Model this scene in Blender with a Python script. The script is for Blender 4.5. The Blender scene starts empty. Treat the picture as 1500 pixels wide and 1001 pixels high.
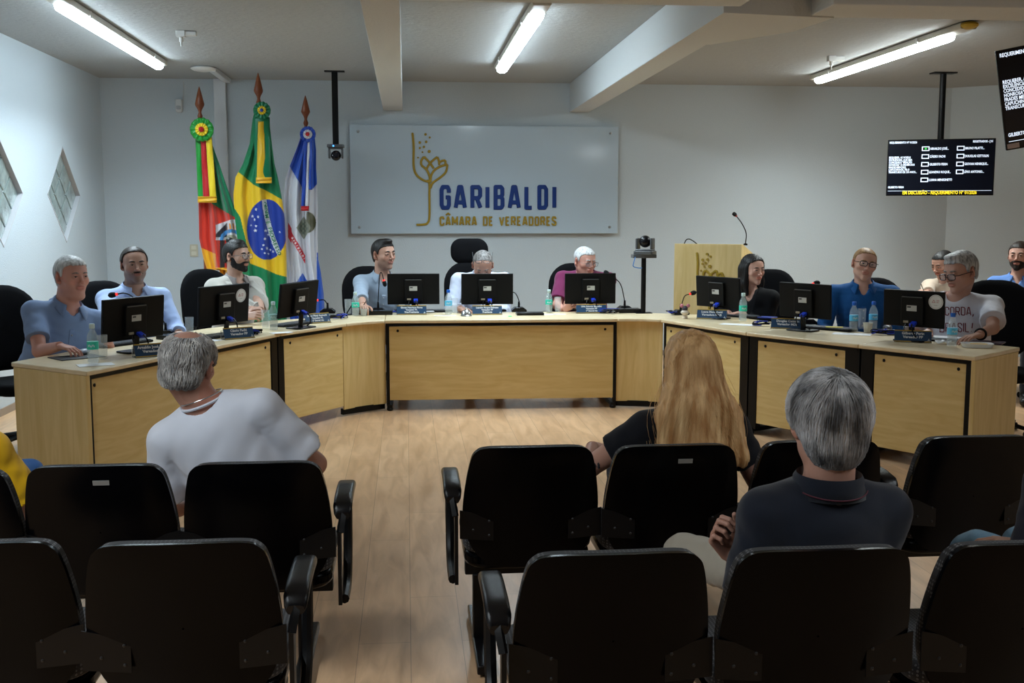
import bpy, bmesh, math, random
import numpy as np
from mathutils import Vector, Matrix, Euler
from mathutils.bvhtree import BVHTree
random.seed(7); rng = np.random.default_rng(7)
PI = math.pi
C = bpy.context.scene.collection
# ---------------------------------------------------------------- camera model (1500 x 1001)
F = 1600.0; H = 1.56; P = math.atan(182/F); YAW = math.radians(5.5)
cp, sp, cy, sy = math.cos(P), math.sin(P), math.cos(YAW), math.sin(YAW)
def ray(x, y):
    a = (x-750)/F; b = (500.5-y)/F
    Y = cp+b*sp; Z = -sp+b*cp
    return Vector((a*cy+Y*sy, -a*sy+Y*cy, Z))
def atz(x, y, z):
    r = ray(x, y); t = (z-H)/r.z
    return Vector((r.x*t, r.y*t, z))
def aty(x, y, Y):
    r = ray(x, y); t = Y/r.y
    return Vector((r.x*t, Y, H+r.z*t))
# ---------------------------------------------------------------- materials
MATS = {}
def mat(name, col, rough=.5, metal=0., emit=0., trans=0., ior=1.45, spec=.5, var=0., vscale=8., bump=0., bscale=120., stretch=None, coat=0., sheen=0., alpha=1., sss=0.):
    if name in MATS: return MATS[name]
    m = bpy.data.materials.new(name); m.use_nodes = True
    nt = m.node_tree; b = nt.nodes['Principled BSDF']
    c = (col[0], col[1], col[2], 1)
    b.inputs['Base Color'].default_value = c
    b.inputs['Roughness'].default_value = rough
    b.inputs['Metallic'].default_value = metal
    b.inputs['IOR'].default_value = ior
    b.inputs['Specular IOR Level'].default_value = spec
    if trans: b.inputs['Transmission Weight'].default_value = trans
    if coat: b.inputs['Coat Weight'].default_value = coat; b.inputs['Coat Roughness'].default_value = .15
    if sheen: b.inputs['Sheen Weight'].default_value = sheen
    if sss: b.inputs['Subsurface Weight'].default_value = sss; b.inputs['Subsurface Radius'].default_value = (.01, .004, .002)
    if alpha < 1: b.inputs['Alpha'].default_value = alpha
    if emit:
        b.inputs['Emission Color'].default_value = c; b.inputs['Emission Strength'].default_value = emit
    if var or bump:
        tc = nt.nodes.new('ShaderNodeTexCoord'); mp = nt.nodes.new('ShaderNodeMapping')
        nt.links.new(tc.outputs['Object'], mp.inputs['Vector'])
        if stretch: mp.inputs['Scale'].default_value = stretch
    if var:
        n = nt.nodes.new('ShaderNodeTexNoise'); n.inputs['Scale'].default_value = vscale; n.inputs['Detail'].default_value = 5
        nt.links.new(mp.outputs[0], n.inputs['Vector'])
        r = nt.nodes.new('ShaderNodeValToRGB')
        r.color_ramp.elements[0].position = .3; r.color_ramp.elements[1].position = .7
        r.color_ramp.elements[0].color = tuple(max(0, v*(1-var)) for v in col)+(1,)
        r.color_ramp.elements[1].color = tuple(min(1, v*(1+var)) for v in col)+(1,)
        nt.links.new(n.outputs['Fac'], r.inputs['Fac']); nt.links.new(r.outputs['Color'], b.inputs['Base Color'])
    if bump:
        n = nt.nodes.new('ShaderNodeTexNoise'); n.inputs['Scale'].default_value = bscale; n.inputs['Detail'].default_value = 4
        nt.links.new(mp.outputs[0], n.inputs['Vector'])
        bp = nt.nodes.new('ShaderNodeBump'); bp.inputs['Strength'].default_value = bump; bp.inputs['Distance'].default_value = .01
        nt.links.new(n.outputs['Fac'], bp.inputs['Height']); nt.links.new(bp.outputs['Normal'], b.inputs['Normal'])
    MATS[name] = m
    return m
def wood(name, c0, c1, stretch, rough=.35, scale=3.):
    m = mat(name, c0, rough)
    nt = m.node_tree; b = nt.nodes['Principled BSDF']
    tc = nt.nodes.new('ShaderNodeTexCoord'); mp = nt.nodes.new('ShaderNodeMapping'); mp.inputs['Scale'].default_value = stretch
    nt.links.new(tc.outputs['Object'], mp.inputs['Vector'])
    n = nt.nodes.new('ShaderNodeTexNoise'); n.inputs['Scale'].default_value = scale; n.inputs['Detail'].default_value = 7; n.inputs['Distortion'].default_value = 1.2
    nt.links.new(mp.outputs[0], n.inputs['Vector'])
    r = nt.nodes.new('ShaderNodeValToRGB'); r.color_ramp.elements[0].position = .32; r.color_ramp.elements[1].position = .68
    r.color_ramp.elements[0].color = c0+(1,); r.color_ramp.elements[1].color = c1+(1,)
    nt.links.new(n.outputs['Fac'], r.inputs['Fac']); nt.links.new(r.outputs['Color'], b.inputs['Base Color'])
    return m
# ---------------------------------------------------------------- mesh builder
class MB:
    def __init__(s): s.v = []; s.f = []; s.mi = []; s.cur = 0
    def add(s, vs, fs):
        b = len(s.v); s.v.extend([tuple(v) for v in vs])
        for f in fs: s.f.append(tuple(b+i for i in f)); s.mi.append(s.cur)
        return s
    def box(s, c, d, M=None):
        x, y, z = d[0]/2, d[1]/2, d[2]/2
        vs = [Vector((i*x, j*y, k*z)) for k in (-1, 1) for j in (-1, 1) for i in (-1, 1)]
        if M is not None: vs = [M @ v for v in vs]
        c = Vector(c); vs = [v+c for v in vs]
        return s.add(vs, [(0, 2, 3, 1), (4, 5, 7, 6), (0, 1, 5, 4), (2, 6, 7, 3), (0, 4, 6, 2), (1, 3, 7, 5)])
    def bb(s, lo, hi):
        return s.box([(a+b)/2 for a, b in zip(lo, hi)], [b-a for a, b in zip(lo, hi)])
    def tube(s, path, r, n=10, cap=True, sx=1., sy=1.):
        path = [Vector(p) for p in path]; m = len(path)
        rs = r if isinstance(r, (list, tuple)) else [r]*m
        t0 = (path[1]-path[0]).normalized()
        up = Vector((0, 0, 1)) if abs(t0.z) < .9 else Vector((1, 0, 0))
        u = t0.cross(up).normalized(); vs = []
        for i in range(m):
            t = (path[min(i+1, m-1)]-path[max(i-1, 0)]).normalized()
            u = (u-t*u.dot(t)).normalized(); w = t.cross(u)
            for k in range(n):
                a = 2*PI*k/n
                vs.append(path[i]+u*math.cos(a)*rs[i]*sx+w*math.sin(a)*rs[i]*sy)
        fs = [(i*n+k, i*n+(k+1) % n, (i+1)*n+(k+1) % n, (i+1)*n+k) for i in range(m-1) for k in range(n)]
        if cap: fs += [tuple(range(n-1, -1, -1)), tuple((m-1)*n+k for k in range(n))]
        return s.add(vs, fs)
    def lathe(s, prof, c=(0, 0, 0), n=20, M=None):
        vs = []; c = Vector(c)
        for r, z in prof:
            for k in range(n):
                a = 2*PI*k/n; p = Vector((r*math.cos(a), r*math.sin(a), z))
                vs.append((M @ p if M is not None else p)+c)
        m = len(prof)
        fs = [(i*n+k, i*n+(k+1) % n, (i+1)*n+(k+1) % n, (i+1)*n+k) for i in range(m-1) for k in range(n)]
        fs += [tuple(range(n-1, -1, -1)), tuple((m-1)*n+k for k in range(n))]
        return s.add(vs, fs)
    def ball(s, c, r, n=14, M=None):
        r = r if isinstance(r, (tuple, list)) else (r, r, r); vs = []; c = Vector(c); h = n//2+1
        for i in range(1, h):
            t = PI*i/h
            for k in range(n):
                a = 2*PI*k/n; p = Vector((r[0]*math.sin(t)*math.cos(a), r[1]*math.sin(t)*math.sin(a), r[2]*math.cos(t)))
                vs.append((M @ p if M is not None else p)+c)
        tp = Vector((0, 0, r[2])); bt = Vector((0, 0, -r[2]))
        vs += [(M @ tp if M is not None else tp)+c, (M @ bt if M is not None else bt)+c]
        fs = [(i*n+k, (i+1)*n+k, (i+1)*n+(k+1) % n, i*n+(k+1) % n) for i in range(h-2) for k in range(n)]
        t = len(vs)-2
        fs += [(t, k, (k+1) % n) for k in range(n)]+[(t+1, (h-2)*n+(k+1) % n, (h-2)*n+k) for k in range(n)]
        return s.add(vs, fs)
    def prism(s, poly, z0, z1, M=None):
        n = len(poly)
        vs = [Vector((p[0], p[1], z0)) for p in poly]+[Vector((p[0], p[1], z1)) for p in poly]
        if M is not None: vs = [M @ v for v in vs]
        return s.add(vs, [tuple(range(n-1, -1, -1)), tuple(range(n, 2*n))]+[(i, (i+1) % n, n+(i+1) % n, n+i) for i in range(n)])
    def grid(s, P2, closed=False):
        a = len(P2); b = len(P2[0])
        vs = [p for row in P2 for p in row]
        fs = [(i*b+j, i*b+(j+1) % b, (i+1)*b+(j+1) % b, (i+1)*b+j) for i in range(a-1) for j in range(b if closed else b-1)]
        return s.add(vs, fs)
    def build(s, name, m, parent=None, smooth=35, bevel=0., seg=2, solid=0., sub=0):
        me = bpy.data.meshes.new(name); me.from_pydata(s.v, [], s.f)
        ms = m if isinstance(m, (list, tuple)) else [m]
        for x in ms: me.materials.append(x)
        if len(ms) > 1: me.polygons.foreach_set('material_index', s.mi)
        me.update()
        if smooth:
            me.shade_smooth()
            if smooth < 180: me.set_sharp_from_angle(angle=math.radians(smooth))
        o = bpy.data.objects.new(name, me); C.objects.link(o)
        if parent is not None: o.parent = parent
        if solid:
            q = o.modifiers.new('solid', 'SOLIDIFY'); q.thickness = solid; q.offset = 0
        if bevel:
            q = o.modifiers.new('bevel', 'BEVEL'); q.width = bevel; q.segments = seg; q.limit_method = 'ANGLE'; q.angle_limit = .7
        if sub:
            q = o.modifiers.new('sub', 'SUBSURF'); q.levels = sub; q.render_levels = sub
        return o
def tag(o, label=None, cat=None, group=None, kind=None):
    if label: o['label'] = label
    if cat: o['category'] = cat
    if group: o['group'] = group
    if kind: o['kind'] = kind
    return o
def thing(name, label, cat, loc=(0, 0, 0), rz=0., group=None):
    o = bpy.data.objects.new(name, None); o.empty_display_size = .05; C.objects.link(o)
    o.location = loc; o.rotation_euler = (0, 0, rz)
    return tag(o, label, cat, group)
def kids(o): return [c for c in bpy.data.objects if c.parent == o]
def dup(root, loc, rz, label, skip=()):
    r = root.copy(); C.objects.link(r); r.location = loc; r.rotation_euler = (0, 0, rz); r['label'] = label
    for ch in kids(root):
        if ch.name.split('.')[0] in skip: continue
        c = ch.copy(); C.objects.link(c); c.parent = r
        for g in kids(ch):
            d = g.copy(); C.objects.link(d); d.parent = c
    return r
def struct(name, mb, m, **k):
    o = mb.build(name, m, **k); o['kind'] = 'structure'; return o
def spline(pts, n=8):
    pts = [Vector(p) for p in pts]; out = []
    q = [pts[0]*2-pts[1]]+pts+[pts[-1]*2-pts[-2]]
    for i in range(1, len(q)-2):
        a, b, c, d = q[i-1:i+3]
        for k in range(n):
            t = k/n
            out.append(.5*((2*b)+(c-a)*t+(2*a-5*b+4*c-d)*t*t+(3*b-a-3*c+d)*t**3))
    out.append(pts[-1]); return out
def Rz(a): return Matrix.Rotation(a, 3, 'Z')
def Rx(a): return Matrix.Rotation(a, 3, 'X')
def Ry(a): return Matrix.Rotation(a, 3, 'Y')
def rrect(w, h, r, n=5):
    out = []
    for cx, cz, a0 in ((w/2-r, h/2-r, 0), (-w/2+r, h/2-r, PI/2), (-w/2+r, -h/2+r, PI), (w/2-r, -h/2+r, 1.5*PI)):
        for k in range(n+1):
            a = a0+PI/2*k/n; out.append((cx+r*math.cos(a), cz+r*math.sin(a)))
    return out
# text -> mesh in local XZ plane facing -Y (reads from -Y side)
def text_mesh(name, s, size, m, parent, loc, rot=(PI/2, 0, 0), bold=0., ext=.0006, align='LEFT', sx=1., space=1.):
    cu = bpy.data.curves.new(name, 'FONT'); cu.body = s; cu.size = size; cu.offset = bold; cu.extrude = ext
    cu.align_x = align; cu.space_character = space; cu.resolution_u = 2
    t = bpy.data.objects.new(name, cu); C.objects.link(t)
    bpy.context.view_layer.update()
    me = bpy.data.meshes.new_from_object(t.evaluated_get(bpy.context.evaluated_depsgraph_get()))
    bpy.data.objects.remove(t); bpy.data.curves.remove(cu)
    me.name = name; me.materials.clear(); me.materials.append(m)
    if sx != 1.:
        me.transform(Matrix.Diagonal((sx, 1, 1, 1)))
    o = bpy.data.objects.new(name, me); C.objects.link(o); o.parent = parent; o.location = loc; o.rotation_euler = rot
    return o
# stroke lettering: list of polylines in 2D -> flat thick extruded strokes
GLY = {
 'G': (.46, [[(.46, .72), (.46, .86), (.38, 1), (.08, 1), (0, .86), (0, .14), (.08, 0), (.38, 0), (.46, .14), (.46, .5), (.25, .5)]]),
 'A': (.5, [[(0, 0), (.19, 1), (.31, 1), (.5, 0)], [(.07, .26), (.43, .26)]]),
 'R': (.46, [[(0, 0), (0, 1), (.36, 1), (.45, .9), (.45, .58), (.36, .47), (0, .47)], [(.25, .47), (.47, 0)]]),
 'I': (.02, [[(.01, 0), (.01, 1)]]),
 'B': (.44, [[(0, -.1), (0, 1), (.34, 1), (.43, .91), (.43, .62), (.34, .52), (0, .52)], [(.34, .52), (.44, .42), (.44, .1), (.35, 0), (-.06, 0)]]),
 'L': (.38, [[(0, 1), (0, 0), (.38, 0)]]),
 'D': (.44, [[(0, 0), (0, 1), (.34, 1), (.44, .88), (.44, .12), (.34, 0), (0, 0)]]),
 'C': (.42, [[(.42, .7), (.42, .86), (.34, 1), (.08, 1), (0, .86), (0, .14), (.08, 0), (.34, 0), (.42, .14), (.42, .3)]]),
 'M': (.6, [[(0, 0), (0, 1), (.3, .3), (.6, 1), (.6, 0)]]),
 'E': (.38, [[(.38, 1), (0, 1), (0, 0), (.38, 0)], [(0, .5), (.32, .5)]]),
 'V': (.5, [[(0, 1), (.25, 0), (.5, 1)]]),
 'O': (.42, [[(.08, 0), (0, .14), (0, .86), (.08, 1), (.34, 1), (.42, .86), (.42, .14), (.34, 0), (.08, 0)]]),
 'S': (.42, [[(.42, .76), (.42, .88), (.34, 1), (.08, 1), (0, .86), (0, .66), (.42, .36), (.42, .14), (.34, 0), (.08, 0), (0, .14), (0, .26)]]),
 'P': (.44, [[(0, 0), (0, 1), (.35, 1), (.44, .9), (.44, .55), (.35, .45), (0, .45)]]),
}
def strokes2(mb, lines, w, y0, y1, tf):
    """thick mitred 2D polylines extruded between depths y0, y1; tf(x, z, depth) -> point"""
    for li, L in enumerate(lines):
        P2 = []
        for p in L:
            q = Vector((p[0], p[1]))
            if not P2 or (q-P2[-1]).length > 1e-5: P2.append(q)
        if len(P2) < 2: continue
        closed = len(P2) > 3 and (P2[0]-P2[-1]).length < 1e-4
        if closed: P2 = P2[:-1]
        n = len(P2); Lf_, Rt_ = [], []
        for i in range(n):
            a = P2[i-1] if (i > 0 or closed) else None; b = P2[(i+1) % n] if (i < n-1 or closed) else None
            d1 = (P2[i]-a).normalized() if a is not None else None; d2 = (b-P2[i]).normalized() if b is not None else None
            if d1 is None: d1 = d2
            if d2 is None: d2 = d1
            n1 = Vector((-d1.y, d1.x)); n2 = Vector((-d2.y, d2.x)); m = n1+n2
            if m.length < 1e-3: m = n1
            m.normalize(); k = min(1/max(m.dot(n1), .2), 1.9)
            Lf_.append(P2[i]+m*k*w/2); Rt_.append(P2[i]-m*k*w/2)
        e1 = y1-(y1-y0)*.03*(li % 5)
        vs = []
        for i in range(n): vs += [tf(*Lf_[i], y0), tf(*Rt_[i], y0), tf(*Rt_[i], e1), tf(*Lf_[i], e1)]
        fs = []
        for i in range(n if closed else n-1):
            j = (i+1) % n
            for k in range(4): fs.append((i*4+k, i*4+(k+1) % 4, j*4+(k+1) % 4, j*4+k))
        if not closed: fs += [(3, 2, 1, 0), ((n-1)*4, (n-1)*4+1, (n-1)*4+2, (n-1)*4+3)]
        mb.add(vs, fs)
# ================================================================ IMPLICIT SURFACE BODIES
def V3(*a): return np.array(a, dtype=np.float64)
class Sdf:
    def __init__(s): s.p = []
    def rc(s, a, b, ra, rb=None, k=.02, op='add', cut=None, g=0.):
        s.p.append(('rc', np.array(a, float), np.array(b, float), ra+g, (ra if rb is None else rb)+g, k, op, cut)); return s
    def el(s, c, r, R=None, k=.02, op='add', g=0.):
        s.p.append(('el', np.array(c, float), np.array(r, float)+g, (np.eye(3) if R is None else R), None, k, op, None)); return s
    def dist(s, q, P):
        if q[0] == 'rc':
            a, b, ra, rb = q[1:5]; ab = b-a; L2 = max(float(ab@ab), 1e-12)
            v = P-a; t = np.clip(v@ab/L2, 0, 1)
            d = np.sqrt(((v-t[..., None]*ab)**2).sum(-1))-(ra+(rb-ra)*t)
            if q[7] is not None: d = np.maximum(d, (P-q[7][0])@q[7][1])
            return d
        v = (P-q[1])@q[3]; r = q[2]
        k0 = np.sqrt(((v/r)**2).sum(-1)); k1 = np.sqrt(((v/(r*r))**2).sum(-1))+1e-9
        return k0*(k0-1)/k1
    def bounds(s):
        lo = np.full(3, 1e9); hi = -lo
        for q in s.p:
            if q[6] != 'add': continue
            if q[0] == 'rc':
                r = max(q[3], q[4])
                for e in (q[1], q[2]): lo = np.minimum(lo, e-r); hi = np.maximum(hi, e+r)
            else:
                r = q[2].max(); lo = np.minimum(lo, q[1]-r); hi = np.maximum(hi, q[1]+r)
        return lo-.02, hi+.02
    def ev(s, P, near=None, ctr=None, hd=0.):
        D = np.full(P.shape[:-1], .25)
        for q in s.p:
            if ctr is not None:
                act = np.nonzero(s.dist(q, ctr) < hd+q[5]+.03)[0]
                if not len(act): continue
                d = s.dist(q, P[act]); c = D[act]
            else:
                act = slice(None); d = s.dist(q, P); c = D
            k = max(q[5], 1e-5)
            if q[6] == 'add':
                h = np.clip(.5+.5*(c-d)/k, 0, 1); D[act] = c*(1-h)+d*h-k*h*(1-h)
            else:
                h = np.clip(.5-.5*(c+d)/k, 0, 1); D[act] = c*(1-h)-d*h+k*h*(1-h)
        return D
def nets(sdf, vox, lo=None, hi=None, post=None, slack=.012):
    if lo is None: lo, hi = sdf.bounds()
    B = 8; n = np.ceil((hi-lo)/vox/B).astype(int)+1
    ax = [lo[i]+vox*(np.arange(n[i])*B+3.5) for i in range(3)]
    ctr = np.stack(np.meshgrid(*ax, indexing='ij'), -1).reshape(-1, 3)
    hd = vox*B*.5*1.7321
    Dc = sdf.ev(ctr)
    if post: Dc = post(ctr, Dc)
    act = np.nonzero(np.abs(Dc) < hd+slack+.01)[0]
    off = np.stack(np.meshgrid(*[np.arange(B)]*3, indexing='ij'), -1).reshape(-1, 3)*vox
    full = np.where(Dc < 0, -.05, .05).astype(np.float32)[:, None]*np.ones((1, B**3), np.float32)
    for c0 in range(0, len(act), 400):
        a = act[c0:c0+400]; cc = ctr[a]
        Pp = (cc-3.5*vox)[:, None, :]+off[None]
        d = sdf.ev(Pp, ctr=cc, hd=hd)
        if post: d = post(Pp, d)
        full[a] = d
    Vv = full.reshape(*n, B, B, B).transpose(0, 3, 1, 4, 2, 5).reshape(n[0]*B, n[1]*B, n[2]*B)
    S = Vv < 0
    cnt = np.zeros([m-1 for m in S.shape], np.int8)
    cs = [(i, j, k) for i in (0, 1) for j in (0, 1) for k in (0, 1)]
    sl = lambda c: tuple(slice(c[i], S.shape[i]-1+c[i]) for i in range(3))
    for c in cs: cnt += S[sl(c)]
    I = np.argwhere((cnt > 0) & (cnt < 8))
    ids = np.full(cnt.shape, -1, np.int32); ids[tuple(I.T)] = np.arange(len(I))
    acc = np.zeros((len(I), 3)); w = np.zeros(len(I))
    vals = {c: Vv[tuple((I+c).T)].astype(float) for c in cs}
    for a in cs:
        for ax_ in range(3):
            if a[ax_]: continue
            b = list(a); b[ax_] = 1; b = tuple(b)
            va, vb = vals[a], vals[b]; m = (va < 0) != (vb < 0)
            t = va[m]/(va[m]-vb[m]); p = np.tile(np.array(a, float), (m.sum(), 1)); p[:, ax_] = t
            acc[m] += p; w[m] += 1
    vert = (I+acc/w[:, None])*vox+lo
    F_ = []
    for ax_ in range(3):
        u, v = (ax_+1) % 3, (ax_+2) % 3
        s0 = [slice(None)]*3; s1 = [slice(None)]*3; s0[ax_] = slice(0, -1); s1[ax_] = slice(1, None)
        A = S[tuple(s0)]; Bq = S[tuple(s1)]
        E = np.argwhere(A != Bq); E = E[(E[:, u] > 0) & (E[:, v] > 0) & (E[:, u] < S.shape[u]-1) & (E[:, v] < S.shape[v]-1)]
        if not len(E): continue
        fl_ = A[tuple(E.T)]
        def g(du, dv):
            q = E.copy(); q[:, u] -= du; q[:, v] -= dv; return ids[tuple(q.T)]
        q = np.stack([g(1, 1), g(0, 1), g(0, 0), g(1, 0)], 1)
        q[~fl_] = q[~fl_][:, ::-1]; F_.append(q)
    return vert, np.concatenate(F_) if F_ else np.zeros((0, 4), int)
def np_mesh(name, parts, m, parent=None, colf=None, smooth=True):
    vs, fs, b = [], [], 0
    for v, f in parts: vs.append(v); fs.append(f+b); b += len(v)
    v = np.concatenate(vs); f = np.concatenate(fs)
    used = np.zeros(len(v), bool); used[f.ravel()] = True; mp_ = np.cumsum(used)-1; v = v[used]; f = mp_[f]
    me = bpy.data.meshes.new(name)
    me.vertices.add(len(v)); me.vertices.foreach_set('co', v.astype(np.float32).ravel())
    me.loops.add(len(f)*4); me.loops.foreach_set('vertex_index', f.astype(np.int32).ravel())
    me.polygons.add(len(f)); me.polygons.foreach_set('loop_start', np.arange(0, len(f)*4, 4, dtype=np.int32))
    me.update(calc_edges=True); me.validate()
    me.materials.append(m)
    if smooth: me.shade_smooth()
    if colf is not None:
        ca = me.color_attributes.new('Col', 'FLOAT_COLOR', 'POINT')
        c = np.ones((len(v), 4), np.float32); c[:, :3] = colf(v); ca.data.foreach_set('color', c.ravel())
    o = bpy.data.objects.new(name, me); C.objects.link(o)
    if parent is not None: o.parent = parent
    return o
def keep(vf, fn):
    v, f = vf; c = v[f].mean(1); return v, f[fn(c)]
def vcol_mat(name, rough=.5, sss=0., bump=0., bscale=200., spec=.5, sheen=0.):
    m = mat(name, (.5, .5, .5), rough, bump=bump, bscale=bscale, spec=spec, sheen=sheen)
    nt = m.node_tree; b = nt.nodes['Principled BSDF']; at = nt.nodes.new('ShaderNodeAttribute'); at.attribute_name = 'Col'
    nt.links.new(at.outputs['Color'], b.inputs['Base Color'])
    if sss: b.inputs['Subsurface Weight'].default_value = sss; b.inputs['Subsurface Radius'].default_value = (.01, .004, .002)
    return m
skin_m = vcol_mat('skin', .5, bump=.08, bscale=350)
def unit(v): v = np.array(v, float); return v/np.linalg.norm(v)
def frame(yaw, pitch=0., roll=0.):
    """columns: right, forward(face), up.  yaw: facing angle, 0 = +X; pitch>0 looks down"""
    f = V3(math.cos(yaw), math.sin(yaw), 0); r = V3(math.sin(yaw), -math.cos(yaw), 0); u = V3(0, 0, 1)
    f2 = f*math.cos(pitch)-u*math.sin(pitch); u2 = u*math.cos(pitch)+f*math.sin(pitch)
    r2 = r*math.cos(roll)-u2*math.sin(roll); u3 = u2*math.cos(roll)+r*math.sin(roll)
    return np.stack([r2, f2, u3], 1)
def folds(P, seed, wl=.07, dirn=None):
    r = np.random.default_rng(seed); o = 0
    for i in range(5):
        d = r.normal(size=3)
        if dirn is not None: d = d*.35+np.array(dirn)*r.choice([-1, 1])
        d = unit(d)*2*PI/(wl*(.6+.9*r.random())); e = unit(r.normal(size=3))*2*PI/(wl*2.2)
        o = o+np.sin(P@d+1.6*np.sin(P@e+r.random()*6)+r.random()*6)
    o = o/5; return np.sign(o)*np.abs(o)**.8
def head_prims(S, c, Hm, s, female=False, fat=0., nose=1., ears=True):
    def T(x, y, z): return c+Hm@(V3(x, y, z)*s)
    R = Hm; j = .9 if female else 1.; w = 1+fat*.12
    def E(x, y, z, r, k, op='add', R_=None):
        S.el(T(x, y, z), np.array(r)*s, Hm if R_ is None else Hm@R_, k=k*s, op=op)
    E(0, -.020, .035, (.077, .093, .083), .01); E(0, .028, .036, (.065, .060, .064), .03)
    E(0, .032, -.02, (.060*w, .056, .062), .03); E(0, .026, -.066, (.048*w*j, .052, .038), .03)
    for q in (-1, 1):
        E(q*.046*w*j, .0, -.055, (.017, .022, .02), .03); E(q*.044*w, .056, -.017, (.02, .018, .017), .025)
    E(0, .071, -.096, (.020*j, .016, .016), .028)
    if fat > .3: E(0, .035, -.105, (.045*w, .045, .025), .03)
    S.rc(T(-.033, .081, .031), T(.033, .081, .031), (.005 if female else .008)*s, k=.016*s)
    for q in (-1, 1):
        E(q*.031, .100, .011, (.017, .015, .011), .010, 'sub')
    S.rc(T(0, .087, .020), T(0, .104*nose**.3, -.018), .0062*s, .0088*s, k=.012*s)
    E(0, .108, -.021, (.0105, .0105, .009), .006)
    for q in (-1, 1): E(q*.0125, .098, -.026, (.007, .009, .0065), .006); E(q*.007, .104, -.0335, (.0035, .006, .003), .002, 'sub')
    for q in (-1, 1):
        E(q*.031, .0795, .011, (.0165, .0148, .0145), .004); E(q*.031, .097, .0102, (.0118, .010, .0028), .0015, 'sub')
    E(0, .087, -.0485, (.026, .0095, .0050), .008); E(0, .0865, -.0585, (.023, .0095, .0060), .008)
    E(0, .1005, -.0532, (.028, .008, .0015), .002, 'sub')
    if ears:
        for q in (-1, 1):
            Rr = np.array(Rz(q*-.35)); E(q*.082, -.014, .002, (.0065, .019, .031), .006, R_=Rr); E(q*.087, -.006, .004, (.006, .010, .016), .003, 'sub', Rr); E(q*.074, -.008, -.024, (.006, .01, .01), .008)
def loc_of(c, Hm, s): return lambda P: (P-c)@Hm/s
def skin_col(base, c, Hm, s, lips=1., shave=None, female=False):
    base = np.array(base)*np.array([1.28, 1.25, 1.25])
    def f(v):
        L = loc_of(c, Hm, s)(v); col = np.tile(base, (len(v), 1))
        near = np.sqrt((L**2).sum(1)) < .17
        def mixc(mask, t, cc):
            nonlocal col
            m = (np.clip(mask, 0, 1)*near*t)[:, None]; col = col*(1-m)+np.array(cc)*m
        x, y, z = L[:, 0], L[:, 1], L[:, 2]
        mixc(1.4-((np.abs(x)-.04)/.02)**2-((z+.022)/.018)**2-(y < .03)*9, .35, base*[1.12, .78, .74])
        mixc(1.3-(x/.014)**2-((z+.022)/.013)**2-(y < .09)*9, .35, base*[1.1, .76, .72])
        mixc((np.abs(x) > .07)*1., .4, base*[1.1, .75, .7])
        if shave is not None:
            m = np.clip((-.022-z)/.03, 0, 1)*np.clip((y+.01)/.02, 0, 1)*(z > -.125); mixc(m, shave[1], shave[0])
        m = 1.5-(x/.024)**2-((z+.0535)/.0115)**2-(y < .078)*9
        mixc(m*2, .75 if female else .55, [base[0]*.85, base[1]*.45, base[2]*.45])
        return np.clip(col, 0, 1)
    return f
def hand_prims(S, W, d, n, side, curl=.5, spread=.08, thumb=.5, s=1., k=.006):
    """W wrist, d pointing to fingers, n back-of-hand normal, side=+1 thumb on (d x n) side"""
    d = unit(d); n = unit(np.array(n)-d*np.dot(n, d)); r = np.cross(d, n)*side
    P = lambda a, b, c_: W+(d*a+r*b+n*c_)*s
    fin = [(.026, .094, .082, .0085), (.008, .098, .090, .0088), (-.011, .094, .083, .0084), (-.028, .086, .066, .0075)]
    for i, (b, a, L, rad) in enumerate(fin):
        S.rc(P(.012, b*.55, 0), P(a-.006, b, .002), .0135*s, .0105*s, k=.012*s)
    for i, (b, a, L, rad) in enumerate(fin):
        c_ = curl*(1+.08*i); ang = c_*.55; p = P(a, b, .001); sp = (b-.0)*spread/.03
        segs = (L*.45, L*.30, L*.25)
        for j, sg in enumerate(segs):
            dirn = d*math.cos(ang)-n*math.sin(ang)+r*sp*math.cos(ang); dirn /= np.linalg.norm(dirn)
            q = p+dirn*sg*s; r0 = rad*(1-.08*j)*s; S.rc(p, q, r0, r0*.93, k=.003*s if j == 0 else .002*s); p = q; ang += c_*(.95 if j == 0 else .7)
    p = P(.018, .026, -.008); dr = unit(d*.62+r*.72-n*.35*thumb)
    q = p+dr*.042*s; S.rc(p, q, .0135*s, .011*s, k=.012*s)
    dr2 = unit(d*.9+r*.25-n*.45*thumb); q2 = q+dr2*.032*s; S.rc(q, q2, .0102*s, .0092*s, k=.003*s)
    dr3 = unit(d*.95+r*.0-n*.5*thumb); S.rc(q2, q2+dr3*.024*s, .009*s, .0075*s, k=.002*s)
eye_w = mat('eye_white', (.42, .39, .37), .2); eye_i = mat('iris_brown', (.03, .018, .01), .1); eye_b = mat('iris_grey_blue', (.08, .13, .17), .1)
HAIRM = {}
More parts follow.
